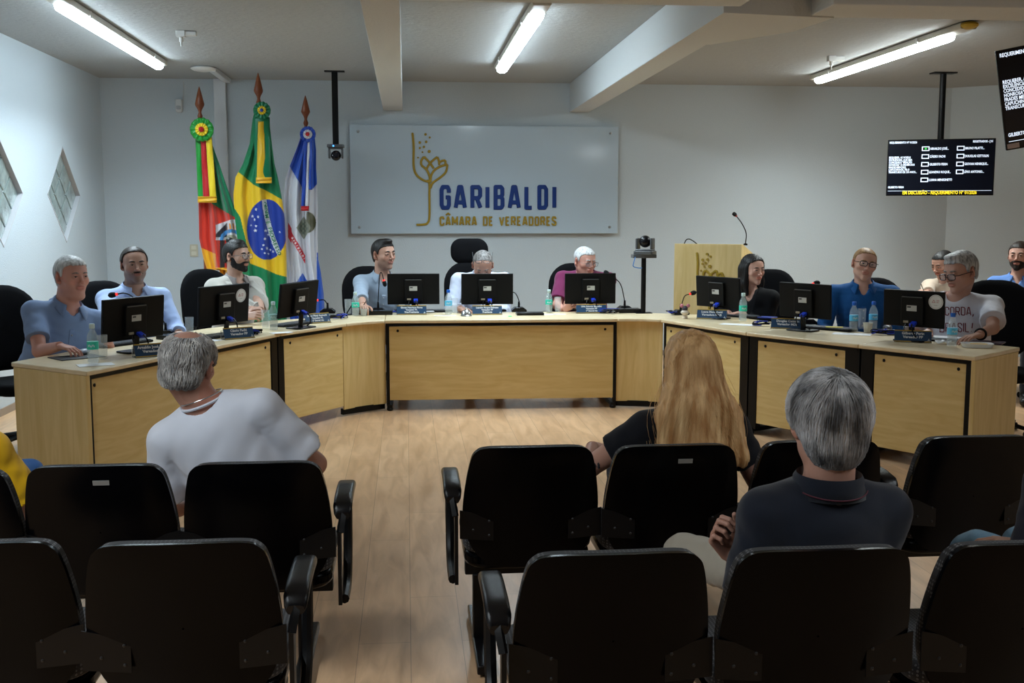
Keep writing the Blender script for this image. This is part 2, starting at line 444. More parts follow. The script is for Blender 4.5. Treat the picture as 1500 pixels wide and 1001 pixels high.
def hair_mat(name, c0, c1, scale=60, stretch=(1, 1, .12)):
    m = mat(name, c0, .5, spec=.4); nt = m.node_tree; b = nt.nodes['Principled BSDF']
    tc = nt.nodes.new('ShaderNodeTexCoord'); mp = nt.nodes.new('ShaderNodeMapping'); mp.inputs['Scale'].default_value = stretch
    nt.links.new(tc.outputs['Object'], mp.inputs['Vector'])
    n = nt.nodes.new('ShaderNodeTexNoise'); n.inputs['Scale'].default_value = scale; n.inputs['Detail'].default_value = 5
    nt.links.new(mp.outputs[0], n.inputs['Vector'])
    r = nt.nodes.new('ShaderNodeValToRGB'); r.color_ramp.elements[0].position = .35; r.color_ramp.elements[1].position = .65
    r.color_ramp.elements[0].color = tuple(c0)+(1,); r.color_ramp.elements[1].color = tuple(c1)+(1,)
    nt.links.new(n.outputs['Fac'], r.inputs['Fac']); nt.links.new(r.outputs['Color'], b.inputs['Base Color'])
    bp = nt.nodes.new('ShaderNodeBump'); bp.inputs['Strength'].default_value = .5; bp.inputs['Distance'].default_value = .006
    nt.links.new(n.outputs['Fac'], bp.inputs['Height']); nt.links.new(bp.outputs['Normal'], b.inputs['Normal'])
    return m
def cap_hair(c, Hm, s, m, parent, line, t=.010, top=.012, extra=None, bald=None, vox=.0035, rough=.0012, name='hair', seed=1, temple=.0, earcut=True):
    """line: [(y, z)] hairline height along the head from back to front"""
    S = Sdf(); T = lambda x, y, z: c+Hm@(V3(x, y, z)*s)
    S.el(T(0, -.020, .035), np.array((.077+t, .093+t, .083+top))*s, Hm, k=.01*s)
    S.el(T(0, .028, .036), np.array((.065+t, .060+t*.6, .064+top))*s, Hm, k=.03*s)
    S.el(T(0, -.045, -.035), np.array((.052+t*.7, .052+t*.7, .05))*s, Hm, k=.03*s)
    for e in (extra or []): S.el(T(*e[0]), np.array(e[1])*s, Hm, k=(e[2] if len(e) > 2 else .02)*s)
    ys, zs = zip(*line); lf = loc_of(c, Hm, s)
    def post(P, d):
        L = lf(P); x, y, z = L[..., 0], L[..., 1], L[..., 2]
        h = np.interp(y, ys, zs)+temple*np.clip((np.abs(x)-.03)/.03, 0, 1)*(y > .03)
        n_ = rough*s*np.sin(x*520/1+3*np.sin(z*60+y*40))*np.sin(y*430+2*np.sin(x*50+seed))
        d = d+n_
        d = np.maximum(d, (h-z)*s*.8+.0015*np.sin(x*300+seed)*s)
        if earcut: d = np.maximum(d, (.025-np.sqrt(((y+.012)/1.)**2+((z-.002)/1.5)**2+(np.minimum(np.abs(x)-.062, 0)*3)**2))*s)
        if bald is not None: d = np.maximum(d, -bald(x, y, z)*s)
        return d
    return np_mesh(name, [nets(S, vox*s, post=post)], m, parent)
class Stroke2D:
    """union of flat-ended thick strokes with round joints, extruded along local y"""
    def __init__(s, lines, w, ya, yb, clip=None):
        s.w, s.ya, s.yb, s.clip = w/2, min(ya, yb), max(ya, yb), clip; s.seg = []; s.joint = []
        for L in lines:
            L = [np.array((float(p[0]), float(p[1]))) for p in L]
            for a, b in zip(L[:-1], L[1:]):
                if np.linalg.norm(b-a) > 1e-6: s.seg.append((a, b))
            s.joint += L[1:-1]+([L[0]] if np.linalg.norm(L[0]-L[-1]) < 1e-5 else [])
    def bounds(s):
        A = np.array([p for g in s.seg for p in g]); e = s.w*1.3+.012
        return np.array([A[:, 0].min()-e, s.ya-.012, A[:, 1].min()-e]), np.array([A[:, 0].max()+e, s.yb+.012, A[:, 1].max()+e])
    def ev(s, P, ctr=None, hd=0., near=None):
        Q = P[..., [0, 2]]; D = np.full(P.shape[:-1], 1.)
        for a, b in s.seg:
            l = np.linalg.norm(b-a); u = (b-a)/l; v = Q-(a+b)/2
            dx = np.abs(v@u)-l/2; dy = np.abs(v@np.array([-u[1], u[0]]))-s.w
            D = np.minimum(D, np.where((dx > 0) & (dy > 0), np.hypot(dx, dy), np.maximum(dx, dy)))
        for j in s.joint: D = np.minimum(D, np.sqrt(((Q-j)**2).sum(-1))-s.w)
        if s.clip: D = np.maximum(D, np.maximum(s.clip[0]-P[..., 2], P[..., 2]-s.clip[1]))
        y = P[..., 1]; return np.maximum(D, np.maximum(s.ya-y, y-s.yb))
def stroke_mesh(name, lines, w, ya, yb, m, parent, vox=.004, clip=None):
    S = Stroke2D(lines, w, ya, yb, clip)
    o = np_mesh(name, [nets(S, vox, slack=.002)], m, parent); o.data.set_sharp_from_angle(angle=.7); return o
# ================================================================ MATERIALS
wall_m = mat('painted_plaster', (.575, .64, .68), .85, bump=.35, bscale=90)
ceil_m = mat('textured_ceiling_paint', (.42, .44, .445), .8, bump=.9, bscale=22, stretch=(1, 3, 1))
beam_m = mat('beam_paint', (.60, .63, .64), .8, bump=.3, bscale=70)
black_pl = mat('black_plastic', (.004, .004, .005), .26, spec=.35, bump=.12, bscale=400)
black_mt = mat('black_metal', (.003, .003, .0035), .4, spec=.25)
mon_pl = mat('monitor_plastic', (.004, .004, .0045), .5, spec=.22)
blue_pl = mat('blue_plug', (.01, .04, .5), .4)
white_pl = mat('white_plastic', (.7, .71, .7), .4)
paper_m = mat('white_paper', (.82, .83, .85), .8)
grey_pl = mat('dark_grey_plastic', (.09, .095, .1), .35)
steel = mat('brushed_steel', (.5, .5, .5), .3, metal=1.)
gold_m = mat('gold_lettering', (.34, .22, .02), .5, spec=.3)
# wood
W0, W1 = (.64, .45, .17), (.74, .56, .25)
wood_h = wood('light_oak_laminate_horizontal', W0, W1, (1.2, 1.2, 9), .42, 2.2)
wood_v = wood('light_oak_laminate_vertical', (.64, .46, .18), (.74, .56, .26), (8, 8, .7), .42, 2.5)
wood_t = wood('light_oak_laminate_top', (.70, .56, .34), (.80, .66, .43), (4, 4, 4), .3, 1.6)
# floor boards
fl = mat('floor_laminate', (.4, .25, .14), .3)
nt = fl.node_tree; b = nt.nodes['Principled BSDF']
tc = nt.nodes.new('ShaderNodeTexCoord'); mp = nt.nodes.new('ShaderNodeMapping'); mp.inputs['Rotation'].default_value = (0, 0, PI/2)
nt.links.new(tc.outputs['Object'], mp.inputs['Vector'])
br = nt.nodes.new('ShaderNodeTexBrick'); br.inputs['Scale'].default_value = 1; br.inputs['Brick Width'].default_value = 1.3; br.inputs['Row Height'].default_value = .19
br.inputs['Mortar Size'].default_value = .0012; br.offset = .37; br.inputs['Mortar'].default_value = (.34, .21, .12, 1)
br.inputs['Color1'].default_value = (.60, .37, .205, 1); br.inputs['Color2'].default_value = (.66, .42, .24, 1)
nt.links.new(mp.outputs[0], br.inputs['Vector'])
n1 = nt.nodes.new('ShaderNodeTexNoise'); mp2 = nt.nodes.new('ShaderNodeMapping'); mp2.inputs['Scale'].default_value = (7, 1.1, 1)
nt.links.new(tc.outputs['Object'], mp2.inputs['Vector']); nt.links.new(mp2.outputs[0], n1.inputs['Vector']); n1.inputs['Scale'].default_value = 2.2; n1.inputs['Detail'].default_value = 9; n1.inputs['Distortion'].default_value = .8
rr = nt.nodes.new('ShaderNodeValToRGB'); rr.color_ramp.elements[0].position = .3; rr.color_ramp.elements[0].color = (.80, .76, .72, 1); rr.color_ramp.elements[1].position = .62; rr.color_ramp.elements[1].color = (1.08, 1.08, 1.08, 1)
nt.links.new(n1.outputs['Fac'], rr.inputs['Fac'])
mx = nt.nodes.new('ShaderNodeMixRGB'); mx.blend_type = 'MULTIPLY'; mx.inputs[0].default_value = 1
nt.links.new(br.outputs['Color'], mx.inputs[1]); nt.links.new(rr.outputs['Color'], mx.inputs[2]); nt.links.new(mx.outputs[0], b.inputs['Base Color'])
r2 = nt.nodes.new('ShaderNodeMapRange'); r2.inputs[3].default_value = .24; r2.inputs[4].default_value = .42
nt.links.new(n1.outputs['Fac'], r2.inputs[0]); nt.links.new(r2.outputs[0], b.inputs['Roughness'])
# ================================================================ ROOM SHELL
XL, YB, ZC = -3.2, 12.1, 3.02
XR = 6.18; XE = 8.6; Y0 = -3.0
struct('floor', MB().bb((XL-.3, Y0-.3, -.1), (XE+.3, YB+.3, 0)), fl)
struct('ceiling', MB().bb((XL-.3, Y0-.3, ZC), (XE+.3, YB+.3, ZC+.12)), ceil_m)
struct('wall_back', MB().bb((XL-.3, YB, 0), (XR+.4, YB+.2, ZC)), wall_m)
# left wall with two diamond openings
def wall_with_diamonds(x, y0, y1, z1, dias, th):
    mb = MB()
    cols = sorted({y0, y1} | {d[0]+s*d[2] for d in dias for s in (-1, 0, 1)})
    def face(poly):   # poly of (y,z) on x plane, extruded back by th
        n = len(poly)
        mb.add([(x, p[0], p[1]) for p in poly]+[(x-th, p[0], p[1]) for p in poly], [tuple(range(n)), tuple(range(2*n-1, n-1, -1))]+[(i, n+i, n+(i+1) % n, (i+1) % n) for i in range(n)])
    for a, b2 in zip(cols[:-1], cols[1:]):
        mid = (a+b2)/2; hit = None
        for d in dias:
            if abs(mid-d[0]) < d[2]: hit = d
        if not hit: face([(a, 0), (b2, 0), (b2, z1), (a, z1)]); continue
        c0, cz, w, h = hit
        ha = h*(1-abs(a-c0)/w); hb = h*(1-abs(b2-c0)/w)
        lo = [(a, 0), (b2, 0), (b2, cz-hb), (a, cz-ha)]; hi = [(a, cz+ha), (b2, cz+hb), (b2, z1), (a, z1)]
        face(lo); face(hi)
    return mb
dias = [(9.10, 1.76, .50, .44), (10.73, 1.77, .50, .45)]
struct('wall_left', wall_with_diamonds(XL, Y0-.3, YB+.2, ZC, dias, .2), wall_m, smooth=0)
glass_b = mat('glass_block', (.30, .37, .35), .12, trans=.35, ior=1.3, var=.25, vscale=9, bump=1., bscale=16)
grout = mat('glass_block_joint', (.62, .65, .64), .7)
sill_m = mat('window_reveal', (.55, .55, .57), .7)
for i, (c0, cz, w, h) in enumerate(dias):
    def dp(u, v): return (c0+w*(u-v), cz+h*(u+v-1))      # u,v in 0..1 -> diamond
    q = MB(); g = MB()
    for a in range(3):
        for b2 in range(3):
            e = .035; u0, u1, v0, v1 = a/3+e/3, (a+1)/3-e/3, b2/3+e/3, (b2+1)/3-e/3
            P4 = [dp(u0, v0), dp(u1, v0), dp(u1, v1), dp(u0, v1)]
            q.add([(XL-.035, *p) for p in P4]+[(XL-.105, *p) for p in P4], [(0, 3, 2, 1), (4, 5, 6, 7)]+[(k, (k+1) % 4, 4+(k+1) % 4, 4+k) for k in range(4)])
    P4 = [dp(0, 0), dp(1, 0), dp(1, 1), dp(0, 1)]
    g.add([(XL-.05, *p) for p in P4]+[(XL-.09, *p) for p in P4], [(0, 3, 2, 1), (4, 5, 6, 7)]+[(k, (k+1) % 4, 4+(k+1) % 4, 4+k) for k in range(4)])
    w_ = struct('window_%d' % (i+1), q, glass_b, bevel=.008, smooth=0)
    jo = g.build('joint', grout, w_, smooth=0)
    # reveal lining
    rv = MB()
    for (a, b2) in ((0, 1), (1, 2), (2, 3), (3, 0)):
        A, B = Vector(P4[a]), Vector(P4[b2]); cc = Vector((c0, cz)); A2 = cc+(A-cc)*.975; B2 = cc+(B-cc)*.975
        rv.add([(XL+.004, *A), (XL+.004, *B), (XL-.19, *B), (XL-.19, *A), (XL+.004, *A2), (XL+.004, *B2), (XL-.19, *B2), (XL-.19, *A2)],
               [(0, 1, 2, 3), (4, 7, 6, 5), (0, 4, 5, 1), (2, 6, 7, 3), (1, 5, 6, 2), (0, 3, 7, 4)])
    rv.build('reveal', sill_m, w_, smooth=0)
# dim dusk daylight behind the glass blocks comes from the world
# right side: angled wall, doorway, wall
struct('wall_right', MB().prism([(XR, YB), (6.62, 11.75), (6.98, 11.45), (7.1, 11.6), (6.4, YB+.2)], 0, ZC).prism([(6.98, 11.45), (7.12, 10.6), (7.3, 10.62), (7.1, 11.6)], 2.3, ZC), wall_m, smooth=0)
struct('wall_side', MB().bb((XE-.2, Y0, 0), (XE, YB, ZC)).bb((6.9, YB-.2, 0), (XE, YB, ZC)), wall_m, smooth=0)
struct('wall_rear', MB().bb((XL-.3, Y0-.2, 0), (XE, Y0, ZC)), mat('darkened_rear_wall', (.05, .045, .04), .7), smooth=0)  # unseen wall, coloured dark so the chair shells reflect a dim rear
door_w = wood('reddish_door_wood', (.16, .06, .015), (.26, .11, .03), (10, 10, 1), .35)
d1 = struct('door_1', MB().box((7.25, 11.15, 1.05), (.045, .95, 2.1), Rz(-.05)), door_w, bevel=.004)
MB().tube([(7.19, 10.85, 1.0), (7.15, 10.85, 1.0), (7.15, 10.95, 1.0)], .01).build('door_handle', steel, d1)
struct('trim_1', MB().box((7.06, 11.4, 1.06), (.1, .09, 2.12)).box((7.1, 11.0, 2.16), (.12, .95, .08)), mat('grey_door_frame', (.35, .38, .42), .5), bevel=.004)
struct('trim_2', MB().box((6.93, 11.2, 2.32), (.14, .9, .16)).box((6.9, 11.2, 2.42), (.2, .95, .04)), mat('cream_shutter_box', (.55, .53, .47), .6), bevel=.01)
# ceiling beams
def beam(n, lo, hi): return struct('trim_%d' % n, MB().bb(lo, hi), beam_m, bevel=.006)
beam(3, (-.235, 5.7, 2.71), (-.025, YB, ZC))
beam(4, (1.80, 6.2, 2.71), (2.02, YB, ZC))
beam(5, (XL, 5.62, 2.71), (1.84, 6.02, ZC))
struct('trim_6', MB().prism([(1.79, 6.17), (2.47, 6.27), (2.4, 6.75), (2.03, 7.3), (1.79, 7.3)], 2.704, ZC-.001), beam_m, smooth=0)
beam(7, (2.33, 5.92, 2.712), (XE-.2, 6.30, ZC))
beam(8, (2.03, -2.9, 2.80), (2.23, 6.2, ZC))
# skirting
base_m = mat('skirting', (.33, .26, .2), .5)
struct('baseboard_left', MB().bb((XL, Y0, 0), (XL+.012, YB, .06)), base_m)
struct('baseboard_back', MB().bb((XL, YB-.012, 0), (XR, YB, .06)), base_m)
# ================================================================ LUMINAIRES
lamp_w = mat('luminaire_body', (.62, .61, .56), .5)
EM = 26.0
tube_e = mat('lit_diffuser', (1., 1., 1.), .4, emit=EM)
tube_e.node_tree.nodes['Principled BSDF'].inputs['Emission Color'].default_value = (.74, .90, 1., 1)
tube_y = mat('lit_diffuser_neutral', (1., 1., 1.), .4, emit=EM)
tube_y.node_tree.nodes['Principled BSDF'].inputs['Emission Color'].default_value = (.88, .97, .97, 1)
cap_y = mat('yellowed_end_cap', (.55, .36, .03), .5)
PW = 56.; D_ = math.radians
tube_d = mat('lit_diffuser_rear', (1., 1., 1.), .4, emit=EM*.8)
tube_d.node_tree.nodes['Principled BSDF'].inputs['Emission Color'].default_value = (.85, .94, 1., 1)
def lum(x, y0, y1, label, cap=False, e=tube_e, body0=.3, body1=.1):
    t = thing('ceiling_luminaire', label, 'ceiling light', (x, (y0+y1)/2, ZC), 0, 'long tube lights on the ceiling')
    L = y1-y0
    MB().prism(rrect(.13, .05, .015), -L/2-body0, L/2+body1, Matrix.Rotation(PI/2, 4, 'X') @ Matrix.Diagonal((1, 1, -1, 1))).build('housing', lamp_w, t).location = (0, 0, -.028)
    MB().prism([(-.055, 0), (-.045, -.035), (-.02, -.05), (.02, -.05), (.045, -.035), (.055, 0)], -L/2, L/2, Matrix.Rotation(PI/2, 4, 'X') @ Matrix.Diagonal((1, 1, -1, 1))).build('diffuser', e, t).location = (0, 0, -.05)
    for k in (-1, 1): MB().box((0, k*L*.35, -.035), (.145, .03, .05)).build('clip', white_pl, t, bevel=.003)
    la = bpy.data.lights.new('tube_light', 'AREA'); la.shape = 'RECTANGLE'; la.size = .07; la.size_y = L*.98; la.spread = D_(135); la.energy = PW*(1.15 if e is tube_d else 1.)
    la.color = tuple(e.node_tree.nodes['Principled BSDF'].inputs['Emission Color'].default_value)[:3]
    lo_ = bpy.data.objects.new('tube_light', la); C.objects.link(lo_); lo_.parent = t; lo_.location = (0, 0, -.103)
    if cap: MB().ball((0, -L/2-body0, -.028), (.066, .09, .028)).build('end_cap', cap_y, t)
    return t
lum(-2.27, 7.75, 10.6, 'lit tube light over the left wing of the desk, nearest the diamond windows')
lum(.92, 7.75, 10.55, 'lit tube light at the centre, between the two ceiling beams')
lum(4.22, 8.35, 11.05, 'lit tube light at right with a yellowed end cap, above the wall screens', True, tube_y)
lum(-1.9, .2, 2.9, 'lit tube light above the left audience rows', e=tube_d)
lum(3.9, .2, 2.9, 'lit tube light above the right audience rows', e=tube_d)
# ================================================================ WALL AND CEILING FITTINGS
def sprinkler(loc, label):
    t = thing('motion_sensor', label, 'sensor', loc, 0)
    MB().bb((-.035, -.03, -.05), (.035, .03, 0)).bb((.02, -.02, -.04), (.12, .02, -.005)).build('body', white_pl, t, bevel=.004)
    MB().lathe([(.016, -.05), (.016, -.085), (.008, -.09), (.006, -.12)]).build('nozzle', white_pl, t)
sprinkler(atz(265, 45, ZC), 'small white ceiling device near the left tube light')
sprinkler(atz(1218, 82, ZC), 'small white ceiling device near the right tube light')
ap = atz(298, 98, ZC)
o = MB().lathe([(.03, 0), (.115, -.004), (.125, -.018), (.10, -.035), (.05, -.045), (.01, -.047)], ap, 28).build('access_point', white_pl)
tag(o, 'round white wireless access point on the ceiling above the left flag', 'access point')
cd = aty(327, 300, YB-.03)
o = MB().bb((cd.x-.065, YB-.055, .0), (cd.x+.065, YB-.001, ZC)).bb((ap.x+.05, ap.y, ZC-.045), (ap.x+.12, YB-.06, ZC)).build('cable_duct', mat('duct_white', (.68, .7, .72), .3), bevel=.006)
tag(o, 'white cable duct running down the back wall behind the flags', 'cable duct')
q = aty(262, 155, YB-.03)
t = thing('alarm_sensor', 'small white alarm sensor high on the back wall left of the flags', 'sensor', (q.x, YB, q.z))
MB().prism(rrect(.07, .14, .02), 0, .05, Matrix.Rotation(PI/2, 4, 'X')).build('body', white_pl, t, bevel=.006)
MB().prism(rrect(.045, .04, .012), .05, .058, Matrix.Translation((0, 0, -.02)) @ Matrix.Rotation(PI/2, 4, 'X')).build('lens', mat('sensor_lens', (.45, .47, .5), .2), t)
MB().tube([(.04, -.006, .04), (.05, -.006, .2), (.05, -.006, 3.0-q.z)], .004, 6).build('wire', white_pl, t)
q = aty(284, 367, YB-.01)
t = thing('switch_plate', 'cream double light switch plate on the back wall left of the flags', 'light switch', (q.x, YB, q.z))
cr = mat('cream_plastic', (.6, .56, .42), .4)
MB().prism(rrect(.085, .13, .01), 0, .01, Matrix.Rotation(PI/2, 4, 'X')).build('plate', cr, t, bevel=.002)
for k in (-1, 1): MB().prism(rrect(.05, .038, .006), .01, .016, Matrix.Translation((0, 0, k*.03)) @ Matrix.Rotation(PI/2, 4, 'X')).build('rocker', mat('cream_rocker', (.72, .69, .56), .4), t)
q = aty(727, 372, YB)
# ================================================================ SIGN PANEL
a = aty(512, 183, YB-.05); b_ = aty(903, 342, YB-.05)
PX0, PX1, PZ0, PZ1 = a.x, b_.x+.01, b_.z, a.z
pt = thing('sign_panel', 'large glossy pale sign panel with gold emblem and blue GARIBALDI lettering', 'sign', ((PX0+PX1)/2, YB-.05, PZ0))
MB().bb((PX0-pt.location.x, -.012, 0), (PX1-pt.location.x, .012, PZ1-PZ0)).build('panel', mat('panel_acrylic', (.50, .60, .68), .1, coat=.6), pt, bevel=.002)
for sx in (0, 1):
    for sz in (0, 1):
        px = (PX0+.09 if sx == 0 else PX1-.09)-pt.location.x; pz = .07 if sz == 0 else PZ1-PZ0-.07
        MB().lathe([(.014, -.045), (.016, 0), (.01, .012), (.003, .013)], (px, -.01, pz), 12, Rx(PI/2)).build('standoff_bolt', steel, pt)
Pn = lambda x, y: (lambda v: (v.x-pt.location.x, v.z-PZ0))(aty(x, y, YB-.065))
tfp = lambda x, z, d: (x, -d, z)
navy = mat('navy_lettering', (.006, .035, .19), .35)
def word(s, x0, x1, ybot, ytop, w, m, nm, acc=None, parent=pt, Pn=Pn, d=(.012, .026)):
    A = Pn(x0, ybot); B = Pn(x1, ytop); hh = B[1]-A[1]
    ws = [(GLY[c][0] if c != ' ' else .3) for c in s]; gap = .34
    # spread to fit
    tot = sum(ws)+gap*(len(s)-1); sx = (B[0]-A[0]-w)/tot; x = A[0]+w/2
    mb = MB()
    for i, c in enumerate(s):
        if c != ' ':
            L = [[(x+p[0]*sx, A[1]+w/2+p[1]*(hh-w)) for p in ln] for ln in GLY[c][1]]
            EX = []
            if acc == i:
                cx = x+ws[i]*sx/2; EX = [[(cx-.025, B[1]+.014), (cx, B[1]+.033), (cx+.025, B[1]+.014)]]
            stroke_mesh(nm, L+EX, w, -d[0], -d[1], m, parent, .0026, None if EX else (A[1], B[1]))
        x += (ws[i]+gap)*sx
for chh, x0, x1 in zip('GARIBALDI', (644, 664.5, 689, 711, 723, 743.5, 768, 787, 809), (660.5, 684, 706.5, 717, 739, 763, 782, 803, 815)):
    A = Pn(x0, 307.5); B = Pn(x1, 271); gw = max(GLY[chh][0], .02); w_ = .045; sx_ = (B[0]-A[0]-w_)/gw
    stroke_mesh('letter', [[(A[0]+w_/2+p_[0]*sx_ if chh != 'I' else (A[0]+B[0])/2, A[1]+w_/2+p_[1]*(B[1]-A[1]-w_)) for p_ in ln] for ln in GLY[chh][1]], w_, -.012, -.026, navy, pt, .004, (A[1], B[1]))
word('CAMARA DE VEREADORES', 644, 815, 331, 317, .0185, gold_m, 'letter', 1)
def emblem(Q, par, w, d, cut=None):
    """Q maps photo pixels of the big sign to local (x,z)"""
    S = [spline([(604.3, 196, 0), (606, 215, 0), (606, 243, 0), (610, 256, 0), (620, 264, 0), (630, 267, 0)], 6)]
    S += [spline([(626, 264, 0), (629, 270, 0), (629, 285, 0), (629, 318, 0), (626, 327, 0), (620, 329, 0), (610, 329.5, 0)], 6)]
    S += [spline([(630.5, 276, 0), (634, 268, 0), (645, 260, 0), (653, 252, 0), (655.5, 241, 0)], 6), spline([(655.5, 241, 0), (645, 244, 0), (636, 250, 0), (631.5, 258, 0), (630.5, 267, 0)], 6)]
    S += [spline([(630, 267, 0), (629, 258, 0), (625, 249, 0), (617, 242, 0)], 6), spline([(617, 242, 0), (617, 236, 0), (621, 229.5, 0)], 5), spline([(621, 229.5, 0), (629, 238, 0), (635.5, 247, 0)], 5)]
    S += [spline([(625, 247, 0), (631, 238, 0), (640.5, 230, 0)], 5), spline([(640.5, 230, 0), (643, 236, 0), (643.5, 242, 0)], 4), spline([(643.5, 238, 0), (648, 235.5, 0), (652.5, 235, 0)], 3), [Vector((652.5, 235, 0)), Vector((652.5, 241, 0))]]
    mb = MB(); lines = []
    for L in S:
        if cut: L = [p for p in L if p[1] < cut]
        if len(L) > 1: lines.append([Q(p[0], p[1]) for p in L])
    stroke_mesh('emblem', lines, w, -d[0], -d[1], gold_m, par, .0038)
    for (x, y, r) in [(604.3, 196, 1.6), (623.3, 197, 1.9), (629.5, 201.5, 1.5), (615, 209, 1.9), (624.3, 208, 1.9), (615, 217, 1.6), (621, 215.3, 1.8), (618.8, 223, 1.3), (628.7, 222, 2.3), (612.3, 231, 1.3)]:
        c = Q(x, y); r_ = r/135.*(w/.024)
        n = 14
        pts = [(c[0]+r_*math.cos(2*PI*k/n), c[1]+r_*math.sin(2*PI*k/n)) for k in range(n)]
        mb = MB(); mb.add([tfp(*p, d[0]) for p in pts]+[tfp(*p, d[1]) for p in pts], [tuple(range(n)), tuple(range(2*n-1, n-1, -1))]+[(i, n+i, n+(i+1) % n, (i+1) % n) for i in range(n)])
        mb.build('bubble', gold_m, par, smooth=0)
    return
emblem(Pn, pt, .024, (.012, .026))
# ================================================================ COUNCIL DESKS
ZT = .74; TH = .026
def desk(name_lbl, f0, f1, o0, o1, grain='h', frame=(True, True), ends=(False, False), curve=0., gapL=.03, gapR=.03):
    f0, f1, o0, o1 = [Vector((*p, 0)) for p in (f0, f1, o0, o1)]
    e1 = (f1-f0).normalized()*.002; f0, f1, o0, o1 = f0+e1, f1-e1, o0+e1, o1-e1
    ctr = (f0+f1)/2; ang = math.atan2((f1-f0).y, (f1-f0).x)
    t = thing('desk', name_lbl, 'desk', ctr, ang)
    R = Matrix.Rotation(-ang, 3, 'Z'); L = lambda p: R @ (p-ctr)
    a, b2, c, d = L(f0), L(f1), L(o1), L(o0)
    n = 10; front = [a.lerp(b2, k/n)+Vector((0, curve*4*(k/n)*(1-k/n), 0)) for k in range(n+1)]
    MB().prism([(p.x, p.y) for p in front]+[(c.x, c.y), (d.x, d.y)], ZT-TH, ZT).build('tabletop', wood_t, t, bevel=.006, smooth=30)
    W = (b2-a).length; yb = .035
    # front panel
    x0, x1 = a.x+gapL, b2.x-gapR
    pz0, pz1 = (.085, ZT-TH-.028) if grain == 'h' else (.055, ZT-TH)
    pts = [Vector((x0+(x1-x0)*k/n, yb+curve*4*(k/n)*(1-k/n), 0)) for k in range(n+1)]
    poly = [(p.x, p.y) for p in pts]+[(p.x, p.y+.018) for p in reversed(pts)]
    MB().prism(poly, pz0, pz1).build('front_panel', wood_h if grain == 'h' else wood_v, t, bevel=.002, smooth=30)
    if grain == 'h':
        mb = MB()
        mb.bb((a.x+(.022 if not ends[0] else .06), yb-.008, ZT-TH-.025), (b2.x-(.022 if not ends[1] else .06), yb+.03, ZT-TH)); mb
        mb.build('rail', black_mt, t)
        for x in (x0+.07, x1-.07): MB().lathe([(.009, 0), (.011, .003), (.006, .006), (.002, .007)], (x, yb-.0, pz1-.035), 10, Rx(PI/2)).build('bolt', black_mt, t)
    for k, (fl_, e) in enumerate(zip(frame, (a, b2))):
        if not fl_: continue
        x = e.x+(.03 if k == 0 else -.03)*(1 if not ends[k] else 1.6); y1 = (min(abs(c.y), abs(d.y))-.06)*(1 if not ends[k] else .22)
        gp = gapL if k == 0 else gapR; xa, xb = (e.x+.004, e.x+max(gp, .034)-.003) if k == 0 else (e.x-max(gp, .034)+.003, e.x-.004)
        if ends[k]: xa, xb = x-.02, x+.02
        mb = MB().bb((xa, yb-.005, .04), (xb, yb+.045, ZT-TH)).bb((x-.012, yb+.04, .10), (x+.012, y1-.04, ZT-TH-.03)).bb((x-.022, yb-.02, .02), (x+.022, y1, .05))
        for yy in (yb+.0, y1-.03): mb.lathe([(.02, 0), (.026, .006), (.026, .02), (.016, .028)], (x, yy, .001), 12)
        o2 = d if k == 0 else c; slp = (o2.x-e.x)/(o2.y-e.y); mb.v = [(v[0]+slp*v[1]*.98, v[1], v[2]) for v in mb.v]
        mb.build('leg', black_mt, t, bevel=.003)
    if grain == 'v': MB().bb((x0, yb+.02, .012), (x1, yb+.05, .06)).build('plinth', black_mt, t)
    for k, (e, o2) in enumerate(((a, d), (b2, c))):
        if ends[k]:
            s = .012 if k == 0 else -.012
            dr = (o2-e).normalized(); nn = Vector((-dr.y, dr.x, 0))*(1 if k == 1 else -1)*.013
            p, q = e+dr*.01, o2-dr*.02
            MB().prism([(v.x, v.y) for v in ((p, q, q+nn*2, p+nn*2))], .005, ZT-TH).build('end_panel', wood_v, t, bevel=.002)
    return t
Lf = [(-1.71, 5.97), (-1.30, 6.93), (-.90, 7.88), (-.47, 8.54)]; Lo = [(-2.25, 6.41), (-1.95, 7.25), (-1.50, 8.23), (-1.08, 8.84)]
Rf = [(2.04, 8.64), (2.42, 7.60), (2.91, 6.79), (3.34, 6.11)]; Ro = [(2.64, 8.96), (3.02, 7.92), (3.48, 7.18), (3.87, 6.54)]
desk('oak desk unit at the near left end, with the wide side panel', Lf[0], Lf[1], Lo[0], Lo[1], ends=(True, False), frame=(True, True))
desk('oak desk unit of the left wing behind the man in the white t-shirt', Lf[1], Lf[2], Lo[1], Lo[2], gapR=.09)
desk('narrow oak desk unit of the left wing beside the left corner', Lf[2], Lf[3], Lo[2], Lo[3], gapL=.07, gapR=.004, frame=(True, False))
desk('left corner desk piece with curved upright grain panel', Lf[3], (-.18, 8.77), Lo[3], (-.18, 9.45), 'v', (False, False), curve=.025, gapL=-.012, gapR=-.036)
desk('long centre oak desk with black frame below the sign', (-.18, 8.77), (1.71, 8.73), (-.18, 9.45), (1.71, 9.43))
desk('right corner desk piece with curved upright grain panel', (1.71, 8.73), Rf[0], (1.71, 9.43), Ro[0], 'v', (False, False), curve=.025, gapL=-.036, gapR=-.02)
desk('oak desk unit of the right wing in front of the woman in black', Rf[0], Rf[1], Ro[0], Ro[1], gapR=.10)
desk('oak desk unit of the right wing before the man in bright blue', Rf[1], Rf[2], Ro[1], Ro[2], gapL=.08, gapR=.12)
desk('oak desk unit at the near right end, with the side panel', Rf[2], Rf[3], Ro[2], Ro[3], ends=(False, True), gapL=.10, gapR=.05)
